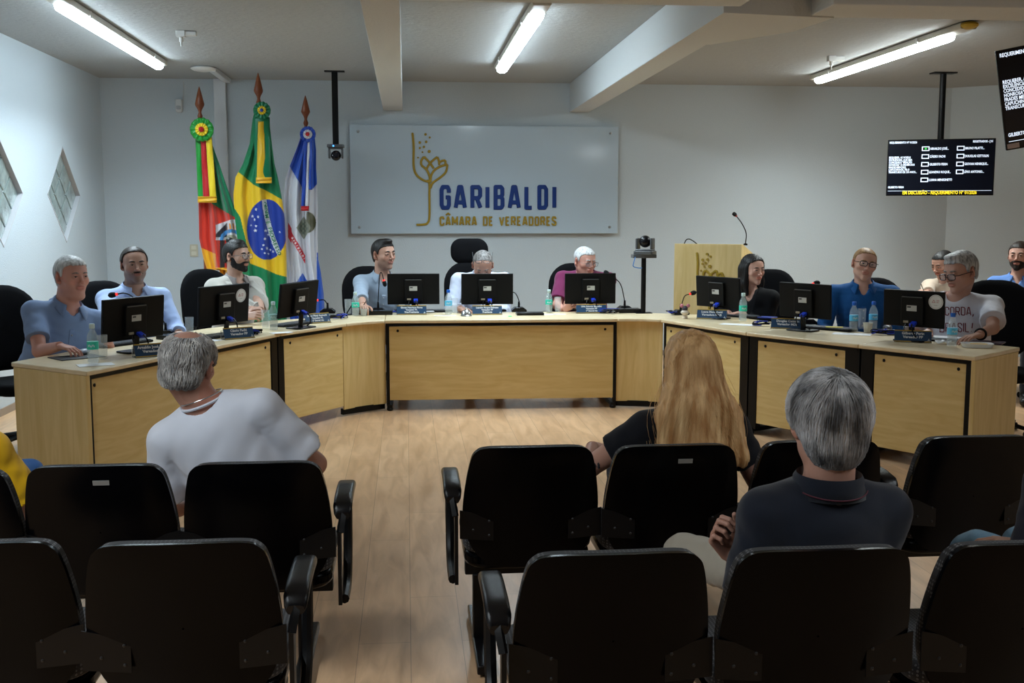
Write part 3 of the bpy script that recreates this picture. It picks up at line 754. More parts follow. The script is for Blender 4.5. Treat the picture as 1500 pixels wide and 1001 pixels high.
# ================================================================ MONITORS
screen_m = mat('lit_screen', (.25, .35, .5), .3, emit=.6)
label_m = mat('grey_label', (.5, .5, .48), .6)
MT = []
def monitor(px, py, a, label, dz=0., roll=0., sc=1., tilt=0.):
    p = atz(px, py, ZT)
    t = thing('monitor', label, 'monitor', (p.x, p.y, ZT), a, 'monitors on the council desk')
    w, h, z0 = .455*sc, .27*sc, .075+dz
    T = Matrix.Rotation(roll, 3, 'Y')
    M4 = Matrix.Translation((0, .02, z0+h/2)) @ (Matrix.Rotation(tilt, 4, 'X') @ T.to_4x4())
    def pl(mb, nm, m, par=t, **k):
        o = mb.build(nm, m, par, **k); o.matrix_local = M4 if par is t else Matrix.Identity(4); return o
    s = pl(MB().box((0, 0, 0), (w, .022, h)), 'casing', mon_pl, bevel=.004)
    pl(MB().box((0, .0125, .004), (w-.03, .002, h-.035)), 'screen', screen_m)
    o = MB().prism(rrect(.15, .19, .008), 0, .024, Matrix.Translation((.0, -.01, -.012)) @ Matrix.Rotation(PI/2, 4, 'X')).build('rear_housing', mon_pl, s, bevel=.004)
    o = MB().bb((-.068, -.036, .078), (.068, -.03, .084)).build('housing_lip', grey_pl, s)
    o = MB().bb((-.035, -.0362, -.012), (.032, -.034, .026)).build('sticker', label_m, s)
    MB().bb((-.030, -.0368, .010), (-.006, -.036, .020)).build('sticker_print', mat('print_dark', (.06, .06, .06), .6), s)
    mb = MB().bb((-.055, -.04, -.092), (-.022, -.02, -.078)); mb.build('port', mat('port_metal', (.35, .3, .22), .4), s)
    M_ = MB().prism(rrect(.036, .020, .004), 0, .05, Matrix.Translation((.018, -.03, -.088)) @ Matrix.Rotation(PI/2+.3, 4, 'X'))
    pg = M_.build('plug', blue_pl, s, bevel=.003)
    cb = MB().tube(spline([(.018, -.078, -.09), (.03, -.1, -.12), (.05, -.09, -.17), (.07, -.05, -.2)], 5), .0045, 7)
    cb.tube(spline([(-.035, -.03, -.09), (-.04, -.06, -.13), (-.02, -.07, -.18)], 5), .004, 7)
    cb.build('cable', black_pl, s)
    st = MB().box((0, -.0, (z0+.03)/2), (.036, .018, z0+.03), Rx(.12)); st.build('stand_neck', black_pl, t, bevel=.003)
    MB().prism(rrect(.21, .15, .03), 0.001, .012).build('base', black_pl, t, bevel=.004)
    MT.append((t, s)); return t, s
D = math.radians
mons = [(200, 516, 50, 'black monitor nearest the left end of the desk, beside the green-labelled bottle', .003),
 (332, 491, 53, 'black monitor with round white sticker before the man in beige', .0),
 (441, 481, 57, 'black monitor turned sideways on the left wing before the blue and white flag', .015),
 (606, 459, 0, 'black monitor at the left of the centre desk', 0),
 (714, 459, 0, 'black monitor in front of the bowed man in the white shirt', 0),
 (865, 458, 2, 'black monitor in front of the man in the burgundy shirt', 0),
 (1049, 467, -52, 'black monitor beside the woman in black, in front of the lectern', .015),
 (1176, 485, -53, 'black monitor between the woman in black and the man in the blue shirt', .02),
 (1335, 500, -48, 'black monitor with round white sticker before the man in printed tee', .02)]
disc_w = mat('sticker_white', (.75, .76, .76), .5); disc_g = mat('sticker_grey', (.33, .34, .34), .5); pinkish = mat('sticker_red', (.5, .2, .2), .5)
for i, (x, y, a, lb, dz) in enumerate(mons):
    t, s = monitor(x, y, D(a), lb, dz, roll=[-.02, -.015, -.03, 0, 0, 0, .015, .01, .01][i], sc=[.96, 1.02, .95, .98, .98, .98, .93, .93, .90][i], tilt=[.12, .10, .16, .02, .02, .02, .10, .08, .08][i])
    if i in (1, 8):
        c = (.15, -.0118, .055)
        o = MB().lathe([(.048, 0), (.048, .0012)], c, 28, Rx(PI/2)).build('round_sticker', disc_w, s)
        mb = MB(); n = 28
        ring = [[(.042*math.cos(2*PI*k/n), .042*math.sin(2*PI*k/n)) for k in range(n+1)], [(-.024, -.004), (-.014, .012), (-.004, -.004), (-.024, -.004)], [(.004, .012), (.022, .012)], [(.004, .004), (.022, .004)], [(.004, -.004), (.018, -.004)], [(-.012, -.022), (.012, -.022)]]
        strokes2(mb, ring[:1]+ring[-1:], .0018, .0014, .002, lambda u, v, d: (c[0]+u, c[1]-d, c[2]+v)); mb.build('sticker_ring', disc_g, s)
        mb = MB(); strokes2(mb, ring[1:-1], .003, .0014, .002, lambda u, v, d: (c[0]+u, c[1]-d, c[2]+v)); mb.build('sticker_logo', pinkish, s)
# ================================================================ NAMEPLATES
np_blue = mat('nameplate_navy', (.012, .05, .12), .35); np_gold = mat('nameplate_gold', (.42, .28, .05), .35, metal=.3); np_txt = mat('nameplate_white_print', (.7, .72, .75), .5); acr = mat('clear_acrylic', (.9, .92, .93), .08, trans=.9, ior=1.3)
def plate(px, py, a, lines, w=.215, h=.085, who=''):
    p = atz(px, py, ZT)
    t = thing('nameplate', 'navy nameplate '+who, 'nameplate', (p.x, p.y, ZT), a, 'nameplates on the council desk')
    M = Matrix.Rotation(-.42, 4, 'X')
    def add(mb, nm, m, **k):
        o = mb.build(nm, m, t, **k); o.matrix_local = M; return o
    add(MB().bb((-w/2, 0, .004), (w/2, .004, h)), 'plate', np_blue)
    add(MB().bb((-w/2, -.0012, h-.007), (w/2, .0, h)).bb((-w/2, -.0012, .004), (w/2, 0, .010)), 'gold_stripe', np_gold)
    MB().bb((-w/2-.002, -.004, .0005), (w/2+.002, .07, .004)).bb((-w/2-.002, .06, .001), (w/2+.002, .066, .06)).build('stand', acr, t)
    fs = .019 if len(lines) > 2 else .024; z = h-.012-fs*.75
    for ln in lines:
        o = text_mesh('print', ln, fs, np_txt, t, (0, 0, 0), bold=.0007, align='CENTER'); o.matrix_local = M @ Matrix.Translation((0, -.0015, z)) @ Matrix.Rotation(PI/2, 4, 'X'); z -= fs*1.05
    o = MB().bb((w/2-.024, -.0012, .014), (w/2-.008, 0, .018)).bb((w/2-.018, -.0012, .021), (w/2-.014, 0, .028)).build('crest_mark', np_txt, t); o.matrix_local = M
    return t
plate(226, 523, D(32), ['Arnaldo José Paim', 'Vereador PP'], who='at the near left end, partly behind the balding man')
plate(352, 497, D(34), ['Cássio Fachi', 'Vereador PP'], who='under the sticker monitor on the left wing')
plate(467, 474, D(34), ['Bruno Pilatti Gaviraghi', 'Vereador PL', '2º Secretário'], who='in front of the sideways monitor on the left wing')
plate(603, 461.5, 0, ['Giovan Henrique Flores', 'Vereador PL', 'Vice-Presidente'], w=.25, who='at the left of the centre desk')
plate(714, 461.5, 0, ['Leandro Roque Dalmaso', 'Vereador PP', 'Presidente'], w=.25, who='on the centre desk before the bowed man')
plate(867, 459.5, 0, ['Lívio Antonio Bortolini', 'Vereador PP', '1º Secretário'], w=.26, who='on the centre desk before the man in burgundy')
plate(1042, 468, D(-25), ['Luana Meneghetti', 'Vereadora MDB'], w=.24, who='at the right corner of the desk, before the woman in black')
plate(1153, 482.5, D(-27), ['Douglas Cettolin', 'Vereador MDB'], w=.24, who='before the man in the bright blue shirt')
plate(1337, 502, D(-25), ['Gilberto Perin', 'Vereador PP'], w=.23, who='before the man in the printed white tee')
# ================================================================ BOTTLES, GLASSES
pet = mat('clear_plastic_bottle', (.75, .82, .84), .06, alpha=.24)
water = mat('water', (.6, .68, .72), .05, alpha=.22)
cap_w = mat('pale_cap', (.62, .78, .78), .4); cap_b = mat('blue_cap', (.01, .13, .62), .35)
lab_g = mat('green_label', (.04, .60, .44), .45); lab_b = mat('light_blue_label', (.12, .55, .85), .45); lab_p = mat('pale_label', (.28, .5, .5), .45)
lab_s = mat('label_print', (.6, .75, .8), .5)
glass_m = mat('drinking_glass', (.7, .76, .8), .04, alpha=.16)
def bottle(px, py, hgt, label, cap, lab, lv=.55, r=.031):
    p = atz(px, py, ZT); k = hgt/.215
    t = thing('water_bottle', label, 'bottle', p, 0, 'water bottles on the council desk')
    R_ = r
    MB().lathe([(.6*R_, 0), (.95*R_, .004*k), (R_, .012*k), (.93*R_, .03*k), (R_, .045*k), (R_, .07*k), (.96*R_, .075*k), (.96*R_, .12*k), (R_, .125*k), (.98*R_, .14*k), (.8*R_, .16*k), (.5*R_, .178*k), (.42*R_, .186*k), (.42*R_, .193*k)], (0, 0, .001), 24).build('bottle_body', pet, t)
    MB().lathe([(.55*R_, .004*k), (.86*R_, .008*k), (.93*R_, .014*k), (.87*R_, .03*k), (.93*R_, .045*k), (.93*R_, .17*lv*k+.02)], (0, 0, .002), 20).build('water_fill', water, t)
    l = MB().lathe([(R_*1.01, .078*k), (R_*1.015, .08*k), (R_*1.015, .118*k), (R_*1.01, .12*k)], (0, 0, .001), 24); 
    lb = l.build('label_band', lab, t)
    mb = MB()
    for q in range(7):
        a = -PI/2-.5+q*.17; mb.box((R_*1.03*math.cos(a), R_*1.03*math.sin(a), .099*k+.004*math.sin(q*1.7)), (.004, .002, .010), Rz(a+PI/2))
    mb.build('label_print', lab_s, lb)
    MB().lathe([(.47*R_, .190*k), (.5*R_, .192*k), (.5*R_, .212*k), (.44*R_, .215*k)], (0, 0, .001), 20).build('cap', cap, t)
    return t
bottle(137, 533, .225, 'clear water bottle with green label at the near left end of the desk', cap_w, lab_g, .35)
bottle(401, 484, .21, 'clear water bottle with pale label before the man in the beige blazer', cap_w, lab_p, .5)
bottle(521, 463, .20, 'clear water bottle with green label near the left corner of the desk', cap_w, lab_g, .4)
bottle(657, 461, .21, 'blue capped water bottle left of the bowed man', cap_b, lab_b, .6)
bottle(804, 458.5, .20, 'water bottle with green label left of the man in burgundy', cap_w, lab_g, .5)
bottle(1088, 471, .225, 'water bottle with green and white label before the woman in black', cap_w, lab_g, .7)
bottle(1250, 486, .215, 'blue capped water bottle left of the drinking glass before the man in bright blue', cap_b, lab_b, .3)
bottle(1278.5, 484, .21, 'blue capped water bottle right of the white cup, beside the sticker monitor', cap_b, lab_b, .3)
bottle(1394, 508, .215, 'blue capped water bottle before the man in the printed white tee', cap_b, lab_b, .35)
def tumbler(px, py, hgt, label, r=.03):
    p = atz(px, py, ZT)
    o = MB().lathe([(r*.8, 0), (r*.84, .001), (r, hgt), (r*.94, hgt), (r*.78, .012), (r*.3, .011), (.001, .011)], (0, 0, .001), 24).build('drinking_glass', glass_m)
    o.location = p; tag(o, label, 'glass', 'drinking glasses on the desk'); return o
tumbler(151, 526, .14, 'tall drinking glass right of the green bottle at the left end')
tumbler(278, 492, .13, 'drinking glass on the left wing between the first two monitors')
tumbler(389, 482, .14, 'drinking glass by the hands of the man in the beige blazer')
tumbler(510, 461, .13, 'drinking glass left of the bottle near the left corner')
tumbler(666, 459, .13, 'drinking glass right of the blue capped bottle on the centre desk')
tumbler(817, 457, .13, 'drinking glass right of the bottle before the man in burgundy')
tumbler(1262, 482, .15, 'drinking glass between the two blue capped bottles')
cupm = mat('white_plastic_cup', (.68, .66, .58), .5)
def cup(px, py, h, r, label, m=cupm):
    o = MB().lathe([(r*.7, 0), (r*.72, .001), (r, h), (r*1.05, h), (r*.93, h-.002), (r*.68, .005), (.001, .005)], (0, 0, .001), 20).build('cup', m)
    o.location = atz(px, py, ZT); tag(o, label, 'cup'); return o
cup(1271, 487.5, .07, .034, 'small white plastic cup beside the blue capped bottle')
cup(533, 463, .06, .03, 'small translucent plastic cup at the left corner of the desk', mat('translucent_plastic', (.75, .78, .8), .3, trans=.5))
o = MB().lathe([(.045, 0), (.05, .004), (.042, .01), (.036, .035), (.02, .052), (.006, .056), (.009, .064), (.002, .07)], atz(683, 463, ZT), 24).build('desk_bell', steel)
tag(o, 'small chrome desk bell before the bowed man', 'bell')
# little figurine
p = atz(1003, 467, ZT)
t = thing('figurine', 'tiny figurine with pink ears at the right corner of the desk', 'figurine', p)
MB().lathe([(.018, 0), (.022, .004), (.018, .03), (.034, .045), (.034, .055), (.02, .068)], (0, 0, .001), 16).build('body', mat('figurine_cream', (.7, .6, .5), .5), t)
MB().ball((0, 0, .082), .024).build('head', mat('figurine_dark', (.05, .04, .06), .5), t)
for k in (-1, 1): MB().ball((k*.026, 0, .105), (.016, .008, .016)).build('ear', mat('figurine_pink', (.7, .25, .33), .5), t)
# ================================================================ MICROPHONES
red_e = mat('mic_red_ring', (1., .04, .03), .4, emit=.9)
foam = mat('mic_foam', (.004, .004, .005), .9, bump=.3, bscale=600)
def mic(px, py, pts, label, base=True, a=0.):
    """pts: neck points as (dx,dy,dz) from base, last is head direction end"""
    p = atz(px, py, ZT)
    t = thing('gooseneck_microphone', label, 'microphone', (p.x, p.y, ZT), a, 'gooseneck microphones on the council desk')
    MB().prism([(-.065, 0), (.065, 0), (.065, .02), (.035, .042), (-.035, .042), (-.065, .02)], -.05, .05, Matrix.Rotation(PI/2, 4, 'X')).build('base', black_pl, t, bevel=.004)
    pts = [(0, 0, .04)]+pts; s = spline(pts, 8)
    MB().tube([(0, 0, .04), (0, 0, .09)], [.011, .008]).build('socket', black_pl, t)
    MB().tube(s, .0042, 8).build('neck', black_pl, t)
    e = Vector(s[-1]); d = (e-Vector(s[-3])).normalized()
    MB().tube([e-d*.002, e+d*.012], .0095, 12).build('light_ring', red_e, t)
    MB().tube([e+d*.012, e+d*.02, e+d*.04, e+d*.055, e+d*.062], [.013, .018, .02, .015, .004], 14).build('head', foam, t)
    return t
def mic_px(px, py, necks, tip, label, Yoff=0.):
    """necks: photo points of the neck on the vertical plane through the base"""
    p = atz(px, py, ZT); Y = p.y+Yoff
    loc = lambda q: aty(q[0], q[1], Y)-Vector((p.x, p.y, ZT))
    return mic(px, py, [tuple(loc(q)) for q in necks]+[tuple(loc(tip))], label)
mic_px(185, 498, [(203, 470), (198, 440), (184, 430)], (172, 431), 'microphone rising behind the near left monitor')
mic_px(243, 492, [(243, 478), (238, 470)], (228, 472), 'microphone right of the near left monitor, half hidden')
mic_px(480, 459, [(480, 448), (475, 440)], (466, 440), 'microphone right of the sideways monitor on the left wing')
mic_px(554, 458, [(554, 440), (556, 405), (559, 400)], (562, 410), 'microphone standing before the man in the grey-blue shirt')
mic_px(760, 457, [(761, 444), (755, 430)], (745, 428), 'microphone right of the monitor before the bowed man')
mic_px(915, 455, [(914, 436), (908, 415)], (893, 403), 'microphone leaning towards the man in burgundy')
mic_px(997, 461, [(999, 445), (1003, 434)], (1010, 431), 'small bent microphone at the right corner before the lectern')
mic_px(1182, 475, [(1172, 450), (1176, 425), (1182, 418)], (1190, 416), 'microphone rising behind the monitor of the man in bright blue')
# ================================================================ CONTROL BOXES, CABLES, KEYBOARDS, PAPERS
def boxy(name, px, py, dim, a, label, cat, m, z=0., bevel=.003):
    p = atz(px, py, ZT); o = MB().bb((-dim[0]/2, -dim[1]/2, 0), (dim[0]/2, dim[1]/2, dim[2])).build(name, m, bevel=bevel)
    o.location = (p.x, p.y, ZT+.0008+z); o.rotation_euler = (0, 0, a); return tag(o, label, cat)
def cables(px, py, a, label, n=6, w=.10, blue=True, seed=1):
    r = random.Random(seed); p = atz(px, py, ZT)
    t = thing('cable_bundle', label, 'cables', (p.x, p.y, ZT), a)
    for k in range(n):
        pts = [((r.random()-.5)*w*2, (r.random()-.5)*.07, .006+r.random()*.035) for _ in range(5)]
        MB().tube(spline(pts, 6), .0035, 6).build('cable', blue_pl if (blue and k % 3 == 0) else black_pl, t)
    return t
boxy('microphone_unit', 249, 497, (.13, .13, .03), D(50), 'flat black box under the half-hidden microphone', 'electronic box', black_pl)
boxy('microphone_unit', 556, 461, (.22, .12, .035), 0, 'flat black box left of the first centre monitor', 'electronic box', black_pl)
boxy('microphone_unit', 776, 461.5, (.23, .13, .022), 0, 'flat black box right of the bowed man', 'electronic box', black_pl)
boxy('microphone_unit', 921, 458, (.19, .13, .035), 0, 'flat black box at the right of the centre desk', 'electronic box', black_pl)
boxy('status_light', 747, 464, (.03, .015, .006), 0, 'green glowing indicator at the middle of the centre desk', 'indicator', mat('green_led', (.02, 1, .12), .4, emit=1.5))
cables(375, 491, D(35), 'black and blue cable coil beside the sticker monitor nameplate', 6, .05, seed=2)
cables(495, 468, D(30), 'cable tangle near the left corner of the desk', 7, .09, seed=3)
cables(578, 460, 0, 'cables left of the first centre monitor', 4, .05, seed=4)
cables(893, 459.5, 0, 'blue cables right of the burgundy man nameplate', 6, .09, seed=5)
cables(986, 462, D(-20), 'black cable coil at the right corner of the desk', 6, .06, seed=6)
cables(1117, 478, D(-30), 'cable tangle left of the nameplate of the man in bright blue', 8, .08, seed=7)
cables(1296, 491, D(-25), 'cable tangle between the white cup and the sticker monitor', 9, .1, seed=8)
def antenna(px, py, x2, y2, label):
    p = atz(px, py, ZT); q = aty(x2, y2, p.y)-p
    o = MB().tube([(0, 0, .006), tuple(q*.5), tuple(q)], [.005, .0045, .003], 8).build('router_antenna', black_pl); o.location = (p.x, p.y, ZT+.002); tag(o, label, 'antenna')
antenna(507, 462, 519, 441, 'left thin black antenna near the left corner of the desk')
antenna(524, 462, 536, 442, 'right thin black antenna near the left corner of the desk')
kb_m = mat('keyboard_black', (.004, .004, .005), .5, spec=.2)
def keyboard(px, py, a, label):
    p = atz(px, py, ZT); t = thing('keyboard', label, 'keyboard', (p.x, p.y, ZT), a)
    MB().bb((-.21, -.07, .001), (.21, .07, .016)).build('case', kb_m, t, bevel=.004)
    mb = MB()
    for r in range(5):
        for c in range(16): mb.bb((-.2+c*.025, -.06+r*.024, .016), (-.2+c*.025+.021, -.06+r*.024+.02, .021))
    mb.build('keys', grey_pl, t)
keyboard(178, 505, D(58), 'black keyboard behind the near left monitor')
keyboard(318, 494, D(58), 'black keyboard before the man in the beige blazer')
keyboard(432, 476, D(56), 'black keyboard under the sideways monitor')
keyboard(640, 457, 0, 'black keyboard behind the left centre monitor')
keyboard(706, 456, 0, 'black keyboard before the bowed man')
keyboard(855, 455, 0, 'black keyboard before the man in burgundy')
keyboard(1078, 464, D(-55), 'black keyboard before the woman in black')
keyboard(1212, 483, D(-50), 'black keyboard before the man in bright blue')
boxy('mousepad', 112, 524, (.26, .2, .004), D(40), 'flat black mat under the hand of the man at the near left end', 'mat', kb_m)
def sheet(px, py, w, d, a, label, m=paper_m, z=0., th=.002, cat='paper', name='paper_sheet'):
    return boxy(name, px, py, (w, d, th), a, label, cat, m, z, 0)
sheet(140, 535, .19, .12, D(25), 'white paper napkin under the green bottle at the left end', z=0)
sheet(300, 500, .2, .15, D(60), 'white paper on the left wing beside the keyboard')
sheet(412, 488, .15, .08, D(30), 'white paper under the bottle with the pale label')
sheet(627, 460, .1, .06, D(10), 'small white note on the centre desk', z=.02)
sheet(808, 461, .24, .06, 0, 'white napkin under the bottle of the man in burgundy')
sheet(652, 463, .18, .05, 0, 'white napkin under the blue capped bottle on the centre desk')
sheet(1080, 476, .26, .11, D(-35), 'white napkin before the woman in black')
sheet(1248, 490, .26, .14, D(-30), 'white paper under the bottles of the man in bright blue')
sheet(1222, 484, .12, .06, D(-20), 'yellow note before the man in bright blue', mat('yellow_paper', (.7, .55, .05), .7), z=.022)
boxy('folder', 1222, 482, (.3, .16, .012), D(-40), 'dark blue folder before the man in bright blue', 'folder', mat('dark_blue_folder', (.01, .02, .16), .4))
boxy('folder', 1118, 466, (.2, .12, .01), D(-40), 'blue folder before the woman in black', 'folder', mat('blue_folder', (.02, .04, .25), .4))
boxy('folder', 1378, 499, (.24, .17, .012), D(-35), 'black folder before the man in the printed tee', 'folder', kb_m)
sheet(1385, 498, .2, .14, D(-45), 'white papers on the black folder before the man in the printed tee', z=.014, th=.004)
boxy('folder', 1446, 503, (.2, .15, .01), D(-40), 'dark purple notebook at the near right end', 'folder', mat('purple_cover', (.04, .02, .05), .4))
t = thing('tray', 'small white tray holding a yellow note at the near right end', 'tray', atz(1431, 509, ZT)+Vector((0, 0, .001)), D(-15))
MB().prism(rrect(.17, .11, .03), 0, .008).build('base', paper_m, t, bevel=.003)
mb = MB(); rr_ = rrect(.17, .11, .03); r3 = rrect(.19, .13, .038); mb.grid([[(p[0], p[1], .004) for p in rr_], [(p[0], p[1], .026) for p in r3], [(p[0]*.97, p[1]*.97, .026) for p in r3], [(p[0]*.96, p[1]*.96, .008) for p in rr_]], closed=True); mb.build('rim', paper_m, t)
o = MB().bb((-.05, -.03, 0), (.05, .03, .006)).build('sticky_note', mat('orange_note', (.8, .5, .05), .7)); o.location = atz(1434, 508, ZT)+Vector((0, 0, .012)); o.rotation_euler = (0, 0, D(-15)); tag(o, 'yellow sticky notes lying in the small white tray', 'sticky notes')
mb = MB(); r = random.Random(4); g = [[(i*.02+r.random()*.008, j*.018, .004+r.random()*.022) for j in range(5)] for i in range(7)]; mb.grid(g)
o = mb.build('tissue', paper_m, solid=.0015); o.location = atz(1374, 505, ZT); tag(o, 'crumpled white tissue left of the bottle at the right end', 'tissue')
o = MB().ball((0, 0, .016), (.03, .05, .018)).build('computer_mouse', grey_pl); o.location = atz(1300, 483, ZT); tag(o, 'grey computer mouse behind the cables on the right wing', 'mouse')
o = MB().ball((0, 0, .016), (.03, .05, .018)).build('computer_mouse', mat('mouse_light', (.45, .5, .6), .3)); o.location = atz(124, 520, ZT)+Vector((0, 0, .004)); tag(o, 'light computer mouse under the hand of the man at the near left end', 'mouse')
# ================================================================ PTZ CAMERAS
def ptz(t, M, flip=False):
    cm = mat('camera_grey', (.10, .105, .11), .35, metal=.3)
    MB().prism(rrect(.17, .14, .02), 0, .03, M).build('camera_base', cm, t, bevel=.004)
    hd = MB().prism([(-.075, -.05), (.075, -.05), (.075, .05), (-.075, .05)], .03, .045, M)
    hd.prism([(-.075, -.04), (-.055, -.04), (-.055, .04), (-.075, .04)], .045, .14, M); hd.prism([(.075, -.04), (.055, -.04), (.055, .04), (.075, .04)], .045, .14, M)
    hd.build('yoke', cm, t, bevel=.006)
    MB().ball(M @ Vector((0, 0, .11)), .052, 18).build('camera_head', black_pl, t)
    MB().lathe([(.034, 0), (.036, .03), (.028, .032), (.02, .024), (.004, .026)], M @ Vector((0, -.03, .105)), 18, (M.to_3x3() @ Rx(PI/2+(.2)))).build('lens', mat('lens_black', (.005, .005, .01), .06), t)
p = atz(490, 104, ZC); q = aty(490, 212, p.y)
t = thing('ceiling_camera', 'black dome camera hanging on a black ceiling pole left of the sign', 'camera', (p.x, p.y, ZC))
MB().bb((-.10, -.04, -.012), (.10, .04, 0)).build('ceiling_plate', black_mt, t)
MB().bb((-.03, -.02, q.z-ZC), (.03, .02, -.01)).build('pole', black_mt, t)
ptz(t, Matrix.Translation((0, -.01, q.z-ZC)) @ Matrix.Rotation(PI, 4, 'Y'))
MB().ball((-.02, -.085, q.z-ZC-.018), .008).build('status_light', mat('blue_led', (.05, .3, 1), .4, emit=4), t)
p = atz(942, 459, ZT); q = aty(942, 378, p.y)
t = thing('desk_camera', 'grey conference camera on a black pole at the right of the centre desk', 'camera', (p.x, p.y, ZT))
MB().bb((-.07, -.05, 0.001), (.07, .05, .007)).build('foot_plate', black_mt, t)
MB().tube([(0, 0, .005), (0, 0, q.z-ZT)], .021, 14).build('pole', black_mt, t)
MB().bb((-.10, -.05, q.z-ZT), (.10, .06, q.z-ZT+.03)).build('shelf_box', grey_pl, t, bevel=.003)
ptz(t, Matrix.Translation((.01, 0, q.z-ZT+.03)) @ Matrix.Rotation(2.6, 4, 'Z'))
MB().tube(spline([(-.085, -.05, q.z-ZT+.01), (-.10, -.06, q.z-ZT-.04), (-.10, -.05, q.z-ZT-.07), (-.05, -.03, q.z-ZT-.085), (-.02, -.015, q.z-ZT-.085)], 6), .004, 8).build('cable', mat('cable_blue', (.05, .25, .7), .4), t)
# ================================================================ LECTERN
a = aty(988, 357, 10.2); b2 = aty(1092, 359, 10.2)
lw = (b2.x-a.x)*.95; t = thing('lectern', 'oak lectern with gold flower emblem standing behind the woman in black', 'lectern', (a.x, 10.2, 0), D(-35))
LH = a.z
MB().bb((0, 0, .02), (lw, .03, LH)).build('front_panel', wood_v, t, bevel=.003)
MB().add([(lw-.025, .03, .02), (lw, .03, .02), (lw, .45, .02), (lw-.025, .45, .02), (lw-.025, .03, LH-.02), (lw, .03, LH-.02), (lw, .45, LH-.15), (lw-.025, .45, LH-.15)], [(0, 3, 2, 1), (4, 5, 6, 7), (0, 1, 5, 4), (1, 2, 6, 5), (2, 3, 7, 6), (3, 0, 4, 7)]).build('side_panel', wood_v, t, smooth=0)
MB().bb((0, .03, .02), (.025, .45, LH-.1)).build('side_panel', wood_v, t, bevel=.003)
MB().add([(0, .03, LH), (lw, .03, LH), (lw, .47, LH-.13), (0, .47, LH-.13), (0, .03, LH-.025), (lw, .03, LH-.025), (lw, .47, LH-.155), (0, .47, LH-.155)], [(0, 1, 2, 3), (7, 6, 5, 4), (0, 4, 5, 1), (1, 5, 6, 2), (2, 6, 7, 3), (3, 7, 4, 0)]).build('top', wood_v, t, smooth=0)
MB().bb((0, .02, 0), (lw, .45, .03)).build('base', black_mt, t)
def QL(x, y):   # sign photo px -> lectern px (bar x1025,y371)
    X = 1025.5+(x-606)*.83; Y = 371+(y-196)*.72
    return ((X-988)/104.*lw, LH-(Y-357)/157.)
emblem(QL, t, .021, (0, .012))
p = aty(1092, 358, 10.3)
t = thing('lectern_microphone', 'thin gooseneck microphone rising from the top of the lectern', 'microphone', p)
lc = lambda x, y: tuple(aty(x, y, 10.3)-p)
MB().lathe([(.02, -.01), (.02, .005), (.008, .01)], (0, 0, 0), 12).build('base', black_pl, t)
MB().tube(spline([lc(1092, 358), lc(1093, 342), lc(1087, 328), lc(1079, 317)], 8), .005, 8).build('neck', black_pl, t)
MB().tube([lc(1079, 317), lc(1078, 316)], .012, 10).build('light_ring', mat('dim_red', (.5, .02, .02), .4), t)
MB().tube([lc(1078, 316), lc(1076.5, 314.5), lc(1074, 312.5), lc(1073.3, 312)], [.014, .02, .017, .004], 12).build('head', foam, t)
o = MB().tube(spline([(0, 0, 0), (.02, 0, .04), (.05, 0, .05), (.09, 0, .03), (.13, 0, .0)], 6), .005, 8).build('cable', black_pl); o.location = aty(1002, 358, 10.3); tag(o, 'short black cable loop on the left edge of the lectern top', 'cable')
